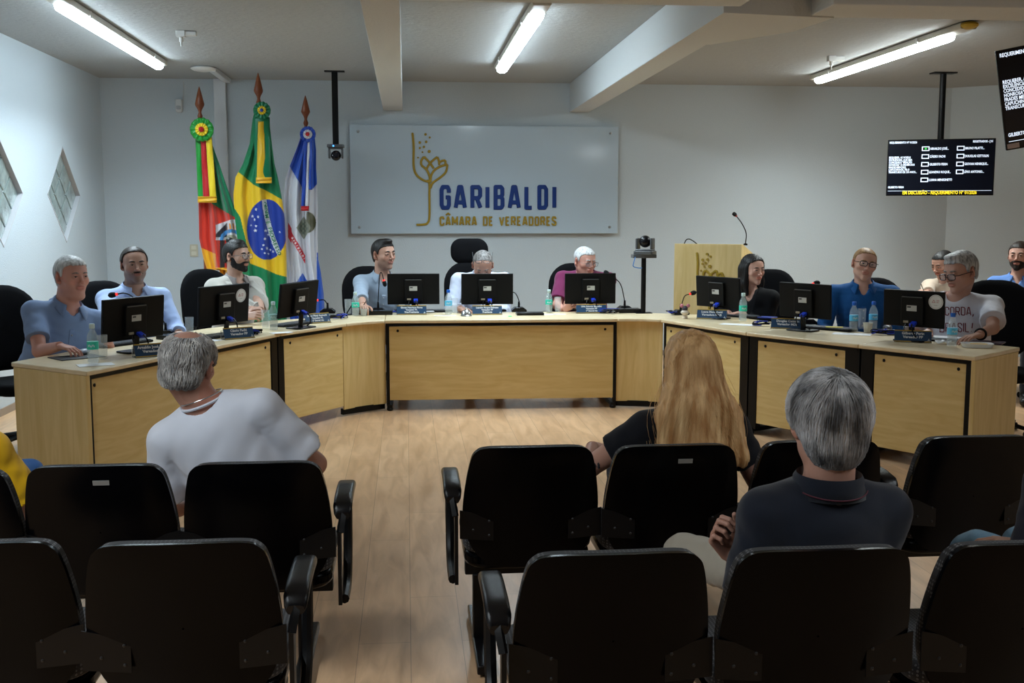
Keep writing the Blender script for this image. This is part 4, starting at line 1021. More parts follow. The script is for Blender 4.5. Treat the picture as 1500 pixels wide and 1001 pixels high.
# ================================================================ SCREENS ON THE RIGHT
scr_m = mat('screen_black', (.004, .006, .014), .25); tx_w = mat('screen_white_text', (.75, .85, 1.), .5, emit=1.1); tx_y = mat('screen_yellow_text', (1., .75, .02), .5, emit=.9); tx_g = mat('screen_green_mark', (.05, .9, .1), .5, emit=.9)
def tv(tl, tr, bl, W, name, label, Y, lines, T=None):
    pass
def tv_from(TL, TR, BL, label, pole=None, full=True):
    """three world corners"""
    X = (TR-TL); w = X.length; X.normalize(); Zv = (TL-BL); h = Zv.length; Zv.normalize(); Yv = Zv.cross(X).normalized()
    M = Matrix((X, Yv, Zv)).transposed().to_4x4(); M.translation = BL
    t = thing('wall_screen', label, 'screen'); t.matrix_world = M
    MB().bb((0, 0, 0), (w, .04, h)).build('bezel', black_pl, t, bevel=.004)
    MB().bb((.012, -.002, .018), (w-.012, .002, h-.012)).build('display', scr_m, t)
    def tx(s, u, v, size, m=tx_w, al='LEFT', bold=.0009, sx=1.):
        text_mesh('caption', s, size, m, t, (u*w, -.004, v*h), bold=size*.022, align=al, sx=sx)
    k = h
    tx('REQUERIMENTO Nº 01/2026', .015, .93, .052*k, sx=.72); tx('REGISTRADOS - [ 01', .975, .93, .052*k, al='RIGHT', sx=.72)
    for i, s in enumerate(['REQUERER, AS VOSSAS', 'EXCELÊNCIAS, QUE SEJA', 'CONCEDIDO "MENÇÃO', 'HONROSA" À ORDEM DOS', 'FRADES MENORES', 'CAPUCHINHOS, PELO', 'TRANSCURSO DE 130 ANOS...']):
        tx(s, .015, .665-i*.0435, .050*k, sx=.72)
    tx('GILBERTO PERIN', .015, .135, .050*k, sx=.72)
    MB().bb((.015*w, -.004, .083*h), (.98*w, -.003, .088*h)).build('rule_line', tx_w, t)
    tx('EM DISCUSSÃO - REQUERIMENTO Nº 01/2026', .5, .025, .086*k, tx_y, 'CENTER', sx=.72)
    L = ['ARNALDO JOSÉ...', 'CÁSSIO FACHI', 'GILBERTO PERIN', 'LEANDRO ROQUE...', 'LUANA MENEGHETTI']; Rr = ['BRUNO PILATTI...', 'DOUGLAS CETTOLIN', 'GIOVAN HENRIQUE...', 'LÍVIO ANTONIO...']
    for col, x in ((L, .325), (Rr, .65)):
        for i, s in enumerate(col):
            z = .80-i*.138; mb = MB()
            strokes2(mb, [[(x*w, z*h), (x*w+.062*w, z*h), (x*w+.062*w, (z+.065)*h), (x*w, (z+.065)*h), (x*w, z*h)]], .007*k/.5, .003, .004, tfp)
            mb.build('vote_box', tx_w, t, smooth=0)
            tx(s, x+.072, z+.012, .058*k, sx=.70)
            if s.startswith('ARN'): MB().bb((x*w+.024*w, -.004, (z+.02)*h), (x*w+.04*w, -.003, (z+.046)*h)).build('vote_mark', tx_g, t)
    return t, M, w, h
# first screen on the pole
A = aty(1301, 205, 10.9); B = aty(1459.5, 197.5, 10.55); Cc = aty(1300.5, 287, 10.9)
Bz = aty(1459.5, 197.5, 10.55)
t, M, w, h = tv_from(A, Vector((B.x, B.y, A.z)), Vector((A.x, A.y, Cc.z)), 'wall-mounted voting screen on a ceiling pole, showing names and a yellow caption line')
pp = atz(1390, 131, ZC); pc = (A+B)/2+Vector((.03, .12, 0))
mt = MB().bb((-.12, -.06, -.012), (.12, .06, 0)).tube([(0, 0, 0), (0, 0, A.z-ZC-.25)], .032, 14).bb((-.15, -.06, A.z-ZC-.35), (.15, -.02, A.z-ZC-.15))
o = mt.build('screen_pole', black_mt); o.location = (pc.x+.02, pc.y, ZC); tag(o, 'black ceiling pole carrying the smaller voting screen', 'pole mount')
# second screen, nearer, cut by the frame
A = aty(1458, 75, 7.6); D_ = aty(1474, 221, 7.66)
X = Vector((.93, -.36, .0)).normalized(); up = (A-D_).normalized()
w2 = 1.55*(A-D_).length*1.42
X = (X-up*X.dot(up)).normalized()
t2, M2, w, h = tv_from(A, A+X*w2, D_, 'large voting screen cut off by the right edge of the photo')
MB().bb((.01, -.003, .01), (.09, -.001, .045)).build('asset_tag', mat('asset_tag', (.45, .35, .33), .5), t2)
o = MB().tube([(0, 0, 0), (0, 0, -.35)], .03, 12).bb((-.1, -.06, -.012), (.1, .06, 0)).build('screen_pole', black_mt)
cc = M2 @ Vector((w2/2, .08, h)); o.location = (cc.x, cc.y, ZC); tag(o, 'black pole mount above the large voting screen', 'pole mount')
# ================================================================ OFFICE CHAIRS
fab = mat('black_upholstery', (.005, .005, .006), .85, bump=.3, bscale=300, spec=.1)
def office_chair(x, y, face, label, head=False, zb=.62, w=.46, hb=.62):
    """face: direction the sitter looks (radians, 0=+X)"""
    t = thing('office_chair', label, 'chair', (x, y, 0), face-PI/2, 'black office chairs behind the desk')
    mb = MB()  # backrest: padded shell, local -Y is rear
    def pad(w, h, zc, yc, th, tilt=.1, bow=.05):
        rows = []; n = 12; m = 24
        for s in (0, 1):
            pass
        mbp = MB()
        out = rrect(w, h, min(w, h)*.42, 7); n = len(out)
        rings = []
        for (k, d) in ((.0, -1), (.55, -.96), (.85, -.75), (.97, -.4), (1, 0), (.97, .4), (.85, .75), (.55, .96), (.0, 1)):
            ring = []
            for (u, v) in out:
                uu, vv = u*max(k, .02), v*max(k, .02)
                yy = yc+d*th/2+bow*(uu/(w/2))**2-vv*tilt
                ring.append((uu, yy, zc+vv))
            rings.append(ring)
        mbp.grid(rings, closed=True); return mbp
    pad(w, hb, .52+hb/2, -.26, .075, .12).build('backrest', fab, t, smooth=60)
    if head: pad(.36, .24, .52+hb+.10, -.32, .08, .1, .03).build('headrest', fab, t, smooth=60)
    MB().prism(rrect(.50, .48, .12, 6), .40, .48).build('seat', fab, t, bevel=.03, seg=3)
    for s in (-1, 1):
        ar = MB().tube(spline([(s*.22, .05, .40), (s*.29, .05, .42), (s*.31, .0, .52), (s*.30, -.02, .64)], 6), .018, 8)
        ar.prism(rrect(.06, .25, .028), .64, .67, Matrix.Translation((s*.30, -.02, 0))); ar.build('armrest', black_pl, t)
    MB().tube([(0, 0, .12), (0, 0, .40)], .03, 12).build('gas_column', black_mt, t)
    mb = MB(); mb.lathe([(.04, .08), (.05, .1), (.045, .14)], (0, 0, 0), 14)
    for k in range(5):
        a = 2*PI*k/5+.3; mb.tube([(0, 0, .11), (.16*math.cos(a), .16*math.sin(a), .09), (.29*math.cos(a), .29*math.sin(a), .065)], [.022, .018, .014], 8)
    mb.build('star_base', black_pl, t)
    for k in range(5):
        a = 2*PI*k/5+.3; MB().lathe([(.008, -.022), (.027, -.02), (.028, 0), (.027, .02), (.008, .022)], (.29*math.cos(a), .29*math.sin(a), .029), 12, Rz(a+1) @ Rx(PI/2)).build('caster', black_pl, t)
    return t
# ================================================================ AUDIENCE SEATING
shell_m = mat('black_shell_plastic', (.0012, .0012, .0018), .2, spec=.10, bump=.04, bscale=300)
fabd = mat('dotted_black_fabric', (.012, .012, .014), .85)
nt = fabd.node_tree; b = nt.nodes['Principled BSDF']
tc = nt.nodes.new('ShaderNodeTexCoord'); vo = nt.nodes.new('ShaderNodeTexVoronoi'); vo.inputs['Scale'].default_value = 95; vo.inputs['Randomness'].default_value = 0.
nt.links.new(tc.outputs['Object'], vo.inputs['Vector'])
rm = nt.nodes.new('ShaderNodeValToRGB'); rm.color_ramp.elements[0].position = .30; rm.color_ramp.elements[0].color = (.10, .10, .105, 1); rm.color_ramp.elements[1].position = .38; rm.color_ramp.elements[1].color = (.009, .009, .011, 1)
nt.links.new(vo.outputs['Distance'], rm.inputs['Fac']); nt.links.new(rm.outputs['Color'], b.inputs['Base Color'])
fabd.node_tree.nodes['Principled BSDF'].inputs['Sheen Weight'].default_value = .1
def plate3(out, yfun, th, zc=0.):
    """closed slab from 2D outline (x,z) following y=yfun(x,z)"""
    mb = MB(); n = len(out); ks = (0, .3, .6, .85, 1)
    def pt(u, v, d): return (u, yfun(u, v)+d, v)
    cx = sum(p[0] for p in out)/n; cz = sum(p[1] for p in out)/n
    rings = []
    for k in ks: rings.append([pt(cx+(u-cx)*max(k, .01), cz+(v-cz)*max(k, .01), -th/2*(1 if k < 1 else .6)) for (u, v) in out])
    for k in reversed(ks): rings.append([pt(cx+(u-cx)*max(k, .01), cz+(v-cz)*max(k, .01), th/2*(1 if k < 1 else .6)) for (u, v) in out])
    mb.grid(rings, closed=True); return mb
BW, ZS0, ZS1 = .43, .34, .79
def back_outline(w=.475, z0=ZS0, z1=ZS1, s=1.):
    pts = []
    # widest at z .56; top narrower with rounded corners; bottom rounded
    ctrl = [(0, z1), (.135, z1-.002), (.175, z1-.018), (.192, z1-.055), (.207, z1-.15), (.213, z1-.24), (.205, z1-.31), (.18, z1-.38), (.13, z0+.015), (.06, z0+.002), (0, z0)]
    c = [Vector((p[0]*w/.43, p[1], 0)) for p in ctrl]
    half = [(p.x, p.y) for p in spline(c, 4)]
    full = half+[(-x, z) for x, z in reversed(half[1:-1])]
    zc = (z0+z1)/2
    return [(x*s, zc+(z-zc)*s) for x, z in full]
REC = .24
def yb_(u, v): return -(v-.45)*REC + .35*u*u
def aud_chair(x, y, rz, label):
    """origin on floor below seat centre of the back; sitter faces +Y; back shell top leans to -Y"""
    t = thing('audience_chair', label, 'chair', (x, y, 0), rz, 'black linked audience chairs')
    plate3(back_outline(), lambda u, v: yb_(u, v), .022).build('back_shell', shell_m, t, smooth=50)
    plate3(back_outline(s=.985), lambda u, v: yb_(u, v)+.032, .042).build('back_cushion', fabd, t, smooth=50)
    MB().prism(rrect(.46, .44, .1, 6), .385, .44, Matrix.Translation((0, .24, 0))).build('seat_cushion', fabd, t, bevel=.02, seg=3)
    MB().prism(rrect(.45, .43, .1, 6), .33, .385, Matrix.Translation((0, .24, 0))).build('seat_shell', shell_m, t, bevel=.018, seg=3)
    for s in (-1, 1):
        br_ = MB().prism([(s*.13, .45), (s*.13, .535), (s*.246, .56), (s*.246, .46)], 0, .005, Matrix.Translation((0, yb_(.15, .5)-.012, 0)) @ Matrix.Rotation(PI/2-.22*0, 4, 'X'))
        pl = br_.build('bracket', black_mt, t)
        for (u, v) in ((.145, .47), (.145, .52), (.20, .49)): MB().ball((s*u, yb_(.15, .5)-.016, v), .005, 8).build('bolt', mat('bolt_dark', (.03, .03, .03), .4, metal=.6), pl)
    return t
def armrest(t, s):
    """pad, rear bar and front loop at side s of chair t"""
    X = s*.270
    a = thing('dummy', None, None)
    bpy.data.objects.remove(a)
    mb = MB(); secs = [(-.035, .600, .70, .7), (-.03, .612, .9, .95), (-.01, .626, 1, 1), (.06, .636, 1, 1), (.18, .638, 1, 1), (.25, .634, 1, 1), (.27, .628, .9, .9), (.275, .622, .6, .6)]
    rr_ = rrect(.062, .032, .013, 4); mb.grid([[(X+q[0]*k, y_, z_+q[1]*k2) for q in rr_] for (y_, z_, k, k2) in secs], closed=True)
    mb.add([(X+q[0]*.7, -.035, .6+q[1]*.7) for q in rr_], [tuple(range(len(rr_)))]); mb.add([(X+q[0]*.6, .275, .622+q[1]*.6) for q in rr_], [tuple(range(len(rr_)))])
    o = mb.build('armrest', black_pl, t, smooth=60)
    m2 = MB().tube(spline([(X-s*.008, -.055, .55), (X, -.03, .60), (X, .0, .63)], 5), .012, 4)
    m2.bb((X-.006-s*.012, yb_(0, .5)-.02, .30), (X+.006-s*.012, yb_(0, .5)+.025, .565))
    m2.tube(spline([(X, .25, .625), (X, .27, .58), (X, .26, .46), (X, .22, .36), (X, .14, .31), (X, .0, .31)], 6), .016, 8)
    m2.build('armrest_frame', black_mt, t, smooth=40)
def row_frame(x0, x1, y, label, legs):
    t = thing('seat_beam', label, 'chair frame', ((x0+x1)/2, y, 0))
    w = (x1-x0)/2
    MB().bb((-w, .17, .275), (w, .22, .325)).build('beam', black_mt, t, bevel=.004)
    for lx in legs:
        l = lx-(x0+x1)/2
        MB().bb((l-.022, .16, .03), (l+.022, .215, .28)).build('leg', black_mt, t, bevel=.004)
        mb = MB().bb((l-.024, -.10, .012), (l+.024, .50, .045)); mb.lathe([(.02, 0), (.02, .012)], (l, -.06, .0005), 12); mb.lathe([(.02, 0), (.02, .012)], (l, .46, .0005), 12)
        mb.build('foot', black_pl, t, bevel=.005)
    return t
metal_tag = mat('asset_plate', (.25, .25, .24), .4)
def seat_at(px, py, rz, label, tagp=None):
    p = atz(px, py, ZS1); off = (Matrix.Rotation(rz, 3, 'Z') @ Vector((0, yb_(0, ZS1), 0)))
    t = aud_chair(p.x-off.x, p.y-off.y, rz, label)
    if tagp:
        o = MB().bb((-.025, 0, -.008), (.025, .002, .008)).build('asset_tag', metal_tag, t); o.location = (tagp, yb_(tagp, .735)-.0135, .735); o.rotation_euler = (REC, 0, 0)
    return t
R1 = [seat_at(781, 655, 0, 'empty audience chair at the aisle end of the front right row, with armrest'),
      seat_at(992, 653, 0, 'audience chair in which the long-haired blonde woman sits', .03),
      seat_at(1207, 647, 0, 'audience chair right of the blonde woman, behind the grey-haired man\'s head'),
      seat_at(1440, 640, 0, 'audience chair in the front right row near the photo\'s right edge'),]
armrest(R1[0], -1); armrest(R1[2], 1)
R2 = [seat_at(905, 812, 0, 'empty audience chair in the nearest right row, left armrest at the aisle'),
      seat_at(1213, 806, 0, 'audience chair in which the man in the navy polo sits'),
      seat_at(1520, 797, 0, 'audience chair at the bottom right corner of the photo')]
armrest(R2[0], -1)
L1 = [seat_at(372, 679, 0, 'audience chair in which the man in the white t-shirt sits'),
      seat_at(137, 683, 0, 'audience chair left of the man in the white t-shirt', .02),
      seat_at(-100, 690, 0, 'audience chair in which the person in yellow sits, cut by the left edge')]
armrest(L1[0], 1)
L2 = [seat_at(258, 797, 0, 'empty audience chair in the nearest left row, right armrest at the aisle'),
      seat_at(-52, 797, 0, 'audience chair at the bottom left corner of the photo')]
armrest(L2[0], 1)
def xy(t): return t.location.x, t.location.y
row_frame(xy(R1[0])[0]-.22, xy(R1[2])[0]+.22, xy(R1[1])[1], 'black beam and legs under the front right row of audience chairs', (xy(R1[0])[0]-.17, xy(R1[2])[0]+.17))
row_frame(xy(R1[3])[0]-.22, xy(R1[3])[0]+.7, xy(R1[3])[1], 'black beam and legs under the audience chair at the photo\'s right edge', (xy(R1[3])[0]+.3,))
row_frame(xy(R2[0])[0]-.22, xy(R2[2])[0]+.22, xy(R2[1])[1], 'black beam and legs under the nearest right row of audience chairs', (xy(R2[0])[0]-.17, xy(R2[2])[0]+.17))
row_frame(xy(L1[2])[0]-.22, xy(L1[0])[0]+.22, xy(L1[1])[1], 'black beam and legs under the front left row of audience chairs', (xy(L1[2])[0], xy(L1[0])[0]+.12))
row_frame(xy(L2[1])[0]-.22, xy(L2[0])[0]+.22, xy(L2[0])[1], 'black beam and legs under the nearest left row of audience chairs', (xy(L2[1])[0]+.1, xy(L2[0])[0]+.12))
# ================================================================ PEOPLE
def ik(S, W, l1, l2, pole):
    d = W-S; L = np.linalg.norm(d); Lc = min(L, (l1+l2)*.995); u = d/L
    a = (l1*l1-l2*l2+Lc*Lc)/(2*Lc); h = math.sqrt(max(l1*l1-a*a, 0)); q = np.array(pole, float); q = q-u*(q@u); q /= np.linalg.norm(q)
    return S+u*a+q*h, S+u*Lc
cloth_ms = {}
def cloth(name, col, rough=.85, var=.0, sheen=.15):
    return mat(name, col, rough, var=var, vscale=30, bump=.12, bscale=500, sheen=sheen, spec=.25)
def np2v(a): return Vector((float(a[0]), float(a[1]), float(a[2])))
def person(label, head, yaw, pitch=0., roll=0., hs=1.05, byaw=None, nk=(.0, -.02, -.165), sw=.175, w=1., belly=0., hip=(0, -.06, -.46), hipz=None,
           skin=(.42, .25, .18), female=False, fat=0., wrists=None, hands=None, outfit=None, hair=None, beard=None, shave=None, brow=None, glasses=None,
           gaze=(0, 0), nose=1., legs=True, pants=None, shoe=None, kneez=.5, neckr=.054, headless=False, seed=1, arm=(.285, .25), shz=-.072, lower=None, thigh=.42, spread=(.09, .13), pole=None, earring=False, group=None, kr=.064):
    """head: world position of the head centre"""
    c = np.array(head, float); Hm = frame(yaw, pitch, roll); byaw = yaw if byaw is None else byaw
    B = frame(byaw); rt, fw, up = B[:, 0], B[:, 1], B[:, 2]
    N = c+rt*nk[0]+fw*nk[1]+up*nk[2]*hs
    HP = N+rt*hip[0]+fw*hip[1]+up*hip[2]
    if hipz is not None: HP[2] = hipz
    tu = unit(N-HP); rt2 = unit(rt-tu*(rt@tu)); fw2 = np.cross(tu, rt2); T = np.stack([rt2, fw2, tu], 1); TL = np.linalg.norm(N-HP)
    t = thing('person', label, 'person', (float(HP[0]), float(HP[1]), 0.), 0, group)
    O = np.array([HP[0], HP[1], 0.])
    t.location = (0, 0, 0)      # parts are meshed in world coordinates
    Sh = [N+rt2*q*sw+tu*shz for q in (-1, 1)]      # 0 = right-hand side negative rt? (-1 = sitter's left)
    if shz and isinstance(shz, tuple): pass
    wr = wrists or [None, None]; El, Wr = [], []
    for i, q in enumerate((-1, 1)):
        tgt = wr[i]
        if tgt is None: tgt = Sh[i]+rt*q*.02+fw*.26-up*.27
        pl = (-up*1.+rt*q*.45-fw*.2) if pole is None or pole[i] is None else np.array(pole[i], float)
        e, w_ = ik(Sh[i], np.array(tgt, float), arm[0], arm[1], pl); El.append(e); Wr.append(w_)
    def torso(S, g=0., low=True):
        S.el(N-tu*.105, (.145*w, .082, .075), T, k=.03, g=g)
        S.el(N-tu*TL*.36+fw2*.012, (.162*w, (.112 if not female else .105)+belly*.3, TL*.40), T, k=.04, g=g)
        if female:
            for q in (-1, 1): S.el(N-tu*.21+rt2*q*.07+fw2*.085, (.06, .055, .06), T, k=.04, g=g)
        S.el(HP+tu*TL*.36+fw2*(.01+belly*.6), (.148*w+belly*.4, .115+belly, TL*.38), T, k=.05, g=g)
        if low: S.el(HP+tu*.03, (.165*w, .125, .12), T, k=.05, g=g)
        for i, q in enumerate((-1, 1)): S.rc(N-tu*.035+rt2*q*.04, Sh[i], .040, .054, k=.04, g=g)
        return S
    def arms(S, g=0., to=1., cutend=False, loose=0.):
        """to: 0..1 upper arm, 1..2 forearm"""
        for i in (0, 1):
            e_ = to[i] if isinstance(to, (tuple, list)) else to
            a, b_ = Sh[i], El[i]; tt = min(e_, 1.); p = a+(b_-a)*tt; ax = unit(b_-a)
            S.rc(a, p, .052, (.052-.012*tt)+loose*(tt if e_ <= 1 else .4), k=.03, g=g, cut=(p, ax) if e_ <= 1. else None)
            if e_ > 1:
                tt = e_-1; p2 = b_+(Wr[i]-b_)*tt; ax = unit(Wr[i]-b_)
                S.rc(b_, p2, .041+loose*.4, .041-.014*tt+loose*.7, k=.02, g=g, cut=(p2, ax))
        return S
    # --- skin
    S = Sdf()
    if not headless: head_prims(S, c, Hm, hs, female, fat, nose)
    nb = c+Hm@(V3(0, -.028, -.045)*hs) if not headless else N+tu*.05
    S.rc(nb, N-tu*.03, neckr*hs*(1+fat*.15), (neckr+.006)*hs*(1+fat*.15), k=.03)
    torso(S, -.004); arms(S, 0., 2.)
    hz = []
    for i in (0, 1):
        if hands and hands[i]:
            h = hands[i]; k_ = {a: b for a, b in h.items() if a not in ('d', 'n')}
            side = h.get('side', (1 if i == 0 else -1)); k_.pop('side', None)
            hand_prims(S, Wr[i], h['d'], h['n'], side, s=k_.pop('s', 1.)*(.9 if female else 1.), **k_)
            hz.append((Wr[i]+unit(h['d'])*.105, .118))
    parts = []; regs = []
    if not headless: regs.append((c-Hm[:, 2]*.008, .158*hs, .0030))
    for (hc, r) in hz: regs.append((hc, r, .0032))
    for (rc_, r, vx) in regs:
        vf = nets(S, vx, rc_-r-.02, rc_+r+.02); parts.append(keep(vf, lambda cc, rc_=rc_, r=r: ((cc-rc_)**2).sum(1) < (r+.004)**2))
    lo, hi = S.bounds(); vf = nets(S, .0075, lo, hi)
    parts.append(keep(vf, lambda cc: np.all([((cc-a)**2).sum(1) > (r-.002)**2 for a, r, _ in regs], 0) if regs else np.ones(len(cc), bool)))
    body = np_mesh('body', parts, skin_m, t, skin_col(skin, c, Hm, hs, shave=shave, female=female))
    # --- eyes, brows
    Hv = Matrix(Hm.tolist()); T_ = lambda x, y, z: np2v(c+Hm@(V3(x, y, z)*hs))
    back = abs((math.degrees(yaw)) % 360-90) < 60
    if not headless and not back:
        for q in (-1, 1):
            eb = MB().ball(T_(q*.031, .0795, .0108), .0136*hs, 16).build('eyeball', eye_w, t)
            gx, gz = gaze; d = Vector((gx, 1, gz)).normalized(); R_ = Hv @ d.to_track_quat('Z', 'Y').to_matrix()
            MB().ball(T_(q*.031+d.x*.0078, .0795+d.y*.0078, .0108+d.z*.0078), (.0072*hs, .0072*hs, .0072*hs), 12).build('iris', eye_i if brow is None or len(brow) < 3 else brow[2], eb)
        bm = brow[0] if brow else None
        if bm:
            th = brow[1]; mb = MB()
            for q in (-1, 1):
                nm = MB().tube([T_(q*.014, .0935, .0295), T_(q*.024, .094, .032), T_(q*.036, .0905, .033), T_(q*.049, .081, .028)], [.003*hs*th, .0044*hs*th, .0038*hs*th, .0012], 8, sy=1.); nm.build('eyebrow', bm, t)
                MB().tube([T_(q*.0195, .0935, .0105), T_(q*.026, .0965, .0138), T_(q*.034, .0965, .0142), T_(q*.0435, .0905, .0112)], [.0006*hs, .0014*hs, .0015*hs, .0006*hs], 6).build('eyelash', lash_m, t)
    # --- hair, beard
    if hair: hair(c, Hm, hs, t)
    if beard:
        bmat, bl = beard[:2]; mo = beard[2] if len(beard) > 2 else 0; Sb = Sdf(); E = lambda x, y, z, r, k: Sb.el(c+Hm@(V3(x, y, z)*hs), np.array(r)*hs, Hm, k=k*hs)
        g = bl; E(0, .032, -.022, (.0605+g, .0565+g, .0625+g), .01) if False else Sb.el(c+Hm@(V3(0, .032, -.02)*hs), np.array((.060*(1+fat*.12)+g, .056+g, .062+g))*hs, Hm, k=.01); E(0, .026, -.066, (.048+g, .052+g, .038+g), .03)
        for q in (-1, 1): E(q*.046, 0, -.055, (.017+g, .022+g, .02+g), .03); E(q*.058, .012, -.012, (.012+g, .018+g, .035), .02)
        E(0, .071, -.096, (.020+g, .016+g, .016+g), .028); (E(0, .088, -.0405, (.026, .012, .008), .012) if not mo else E(0, .090, -.0405, (.020, .0095, .0045), .004))
        lf = loc_of(c, Hm, hs)
        def post(P, d):
            L = lf(P); x, y, z = L[..., 0], L[..., 1], L[..., 2]
            top = np.interp(y, [-.02, .02, .05, .08, .1], [.012, .000, -.042, -.034, -.034])
            d = d+.0012*np.sin(x*500+3*np.sin(z*90))*np.sin(z*420+y*200)
            d = np.maximum(d, (z-top)*hs*.8)
            e = 1-np.sqrt((x/.021)**2+((z+.0545)/.0105)**2); d = np.maximum(d, np.where(y > .06, e*.011*hs, -1))
            if mo: d = np.maximum(d, np.where(z < -.052, .05, -1)); d = np.maximum(d, (.07-y)*hs)
            return np.maximum(d, (-.0-y-.018)*hs)
        np_mesh('beard', [nets(Sb, .0032*hs, post=post)], bmat, t)
    if glasses:
        gm = glasses if not isinstance(glasses, tuple) else glasses[0]; dz = 0 if not isinstance(glasses, tuple) else glasses[1]; dy = 0 if not isinstance(glasses, tuple) else glasses[2]
        ru = .002 if not isinstance(glasses, tuple) or len(glasses) < 4 else glasses[3]
        mb = MB()
        for q in (-1, 1):
            rm_ = rrect(.050, .034, .012, 4); mb.tube([T_(q*.033+x, .110-abs(q*.033+x)*.14+dy, .006+z+dz) for x, z in rm_+[rm_[0]]], ru*hs, 6, cap=False)
            mb.tube([T_(q*.058, .1035+dy, .014+dz), T_(q*.074, .09+dy, .013+dz), T_(q*.080, .0+dy*.8, .012+dz), T_(q*.081, -.02+dy*.8, .008+dz)], ru*.9*hs, 6)
        mb.tube([T_(-.009, .112+dy, .008+dz), T_(0, .115+dy, .011+dz), T_(.009, .112+dy, .008+dz)], ru*hs, 6)
        g_ = mb.build('glasses', gm, t)
        for q in (-1, 1):
            rm_ = rrect(.048, .032, .011, 4); MB().add([T_(q*.033+x, .1095-abs(q*.033+x)*.14+dy, .006+z+dz) for x, z in rm_]+[T_(q*.033+x, .1085-abs(q*.033+x)*.14+dy, .006+z+dz) for x, z in rm_], [tuple(range(20)), tuple(range(39, 19, -1))]).build('lens', lens_m, g_)
    ctx = dict(t=t, N=N, HP=HP, T=T, rt=rt2, fw=fw2, tu=tu, Sh=Sh, El=El, Wr=Wr, torso=torso, arms=arms, c=c, Hm=Hm, hs=hs, body=body, neckr=neckr, fat=fat, TL=TL, w=w, belly=belly, B=B, seed=seed)
    if outfit: outfit(ctx)
    # --- trousers and shoes
    if legs:
        Sp = Sdf(); Sp.el(HP+tu*.0, (.168*w, .13, .12), T, k=.04, g=.006); Sp.rc(HP-rt*.09, HP+rt*.09, .095, k=.04)
        kn = []
        lw = lower or [None, None]
        for i, q in enumerate((-1, 1)):
            K = HP+rt*q*spread[1]+fw*thigh; K[2] = kneez; A = K+fw*.02; A[2] = .10
            if lw[i] is not None: K, A = np.array(lw[i][0], float), np.array(lw[i][1], float)
            Sp.rc(HP+rt*q*spread[0]-up*.0, K, .085, kr, k=.03); Sp.rc(K, A, kr, .05, k=.02, cut=(A, unit(A-K))); kn.append((K, A))
        sd = seed
        np_mesh('trousers', [nets(Sp, .010, post=lambda P, d: d+.004*folds(P, sd, .08))], pants or dark_trouser, t)
        for K, A in kn:
            Sq = Sdf(); A2 = A.copy(); A2[2] = .05; f2 = unit(np.array([fw[0], fw[1], 0])); Sq.rc(A2-f2*.03, A2+f2*.14+V3(0, 0, -.008), .043, .035, k=.01); Sq.rc(A2, A2+V3(0, 0, .05), .045, .048, k=.02)
            np_mesh('shoe', [nets(Sq, .008, post=lambda P, d: np.maximum(d, .004-P[..., 2]))], shoe or dark_shoe, t)
    return ctx
lash_m = mat('dark_lashes', (.012, .008, .006), .6)
dark_trouser = cloth('dark_trousers', (.015, .016, .022)); dark_shoe = mat('black_shoe', (.01, .01, .01), .35); lens_m = mat('spectacle_lens', (.8, .85, .9), .03, alpha=.12)
def garment(ctx, name, m, g=.014, to=.62, loose=.012, neck=.012, neckdrop=0., vneck=0., amp=.004, wl=.07, vox=.006, sub=None, low=True, post2=None, parent=None):
    S = Sdf(); ctx['torso'](S, g, low); ctx['arms'](S, g, to, loose=loose)
    N, tu, fw, rt = ctx['N'], ctx['tu'], ctx['fw'], ctx['rt']; nr = (ctx['neckr']+neck)*ctx['hs']*(1+ctx['fat']*.15)
    nb = ctx['c']+ctx['Hm']@(V3(0, -.028, -.045)*ctx['hs'])
    S.rc(N+tu*.012, N+(nb-N)*2.2, nr, nr*1.3, k=.008, op='sub')
    S.rc(N+tu*(.02-neckdrop)+fw*.055, N+(nb-N)*1.5+fw*.1, nr*.7, nr, k=.01, op='sub')
    if vneck: S.rc(N+fw*.09-tu*vneck, N+fw*.09+tu*.04, .004, .058, k=.01, op='sub')
    sd = ctx['seed']*7+3; HP = ctx['HP']; El = ctx['El']; Sh = ctx['Sh']
    def post(P, d):
        a = amp
        f = folds(P, sd, wl)*a
        h = (P-HP)@tu; f = f*np.clip(1.3-1.2*h/ctx['TL'], .35, 1.3)
        for i in (0, 1):
            for J in (El[i], Sh[i]-tu*.06):
                q = np.exp(-((P-J)**2).sum(-1)/.06**2); f = f+q*.004*folds(P, sd+i+5, .035)
        d = d+f
        if post2: d = post2(P, d)
        return d
    return np_mesh(name, [nets(S, vox, post=post)], m, parent or ctx['t'])
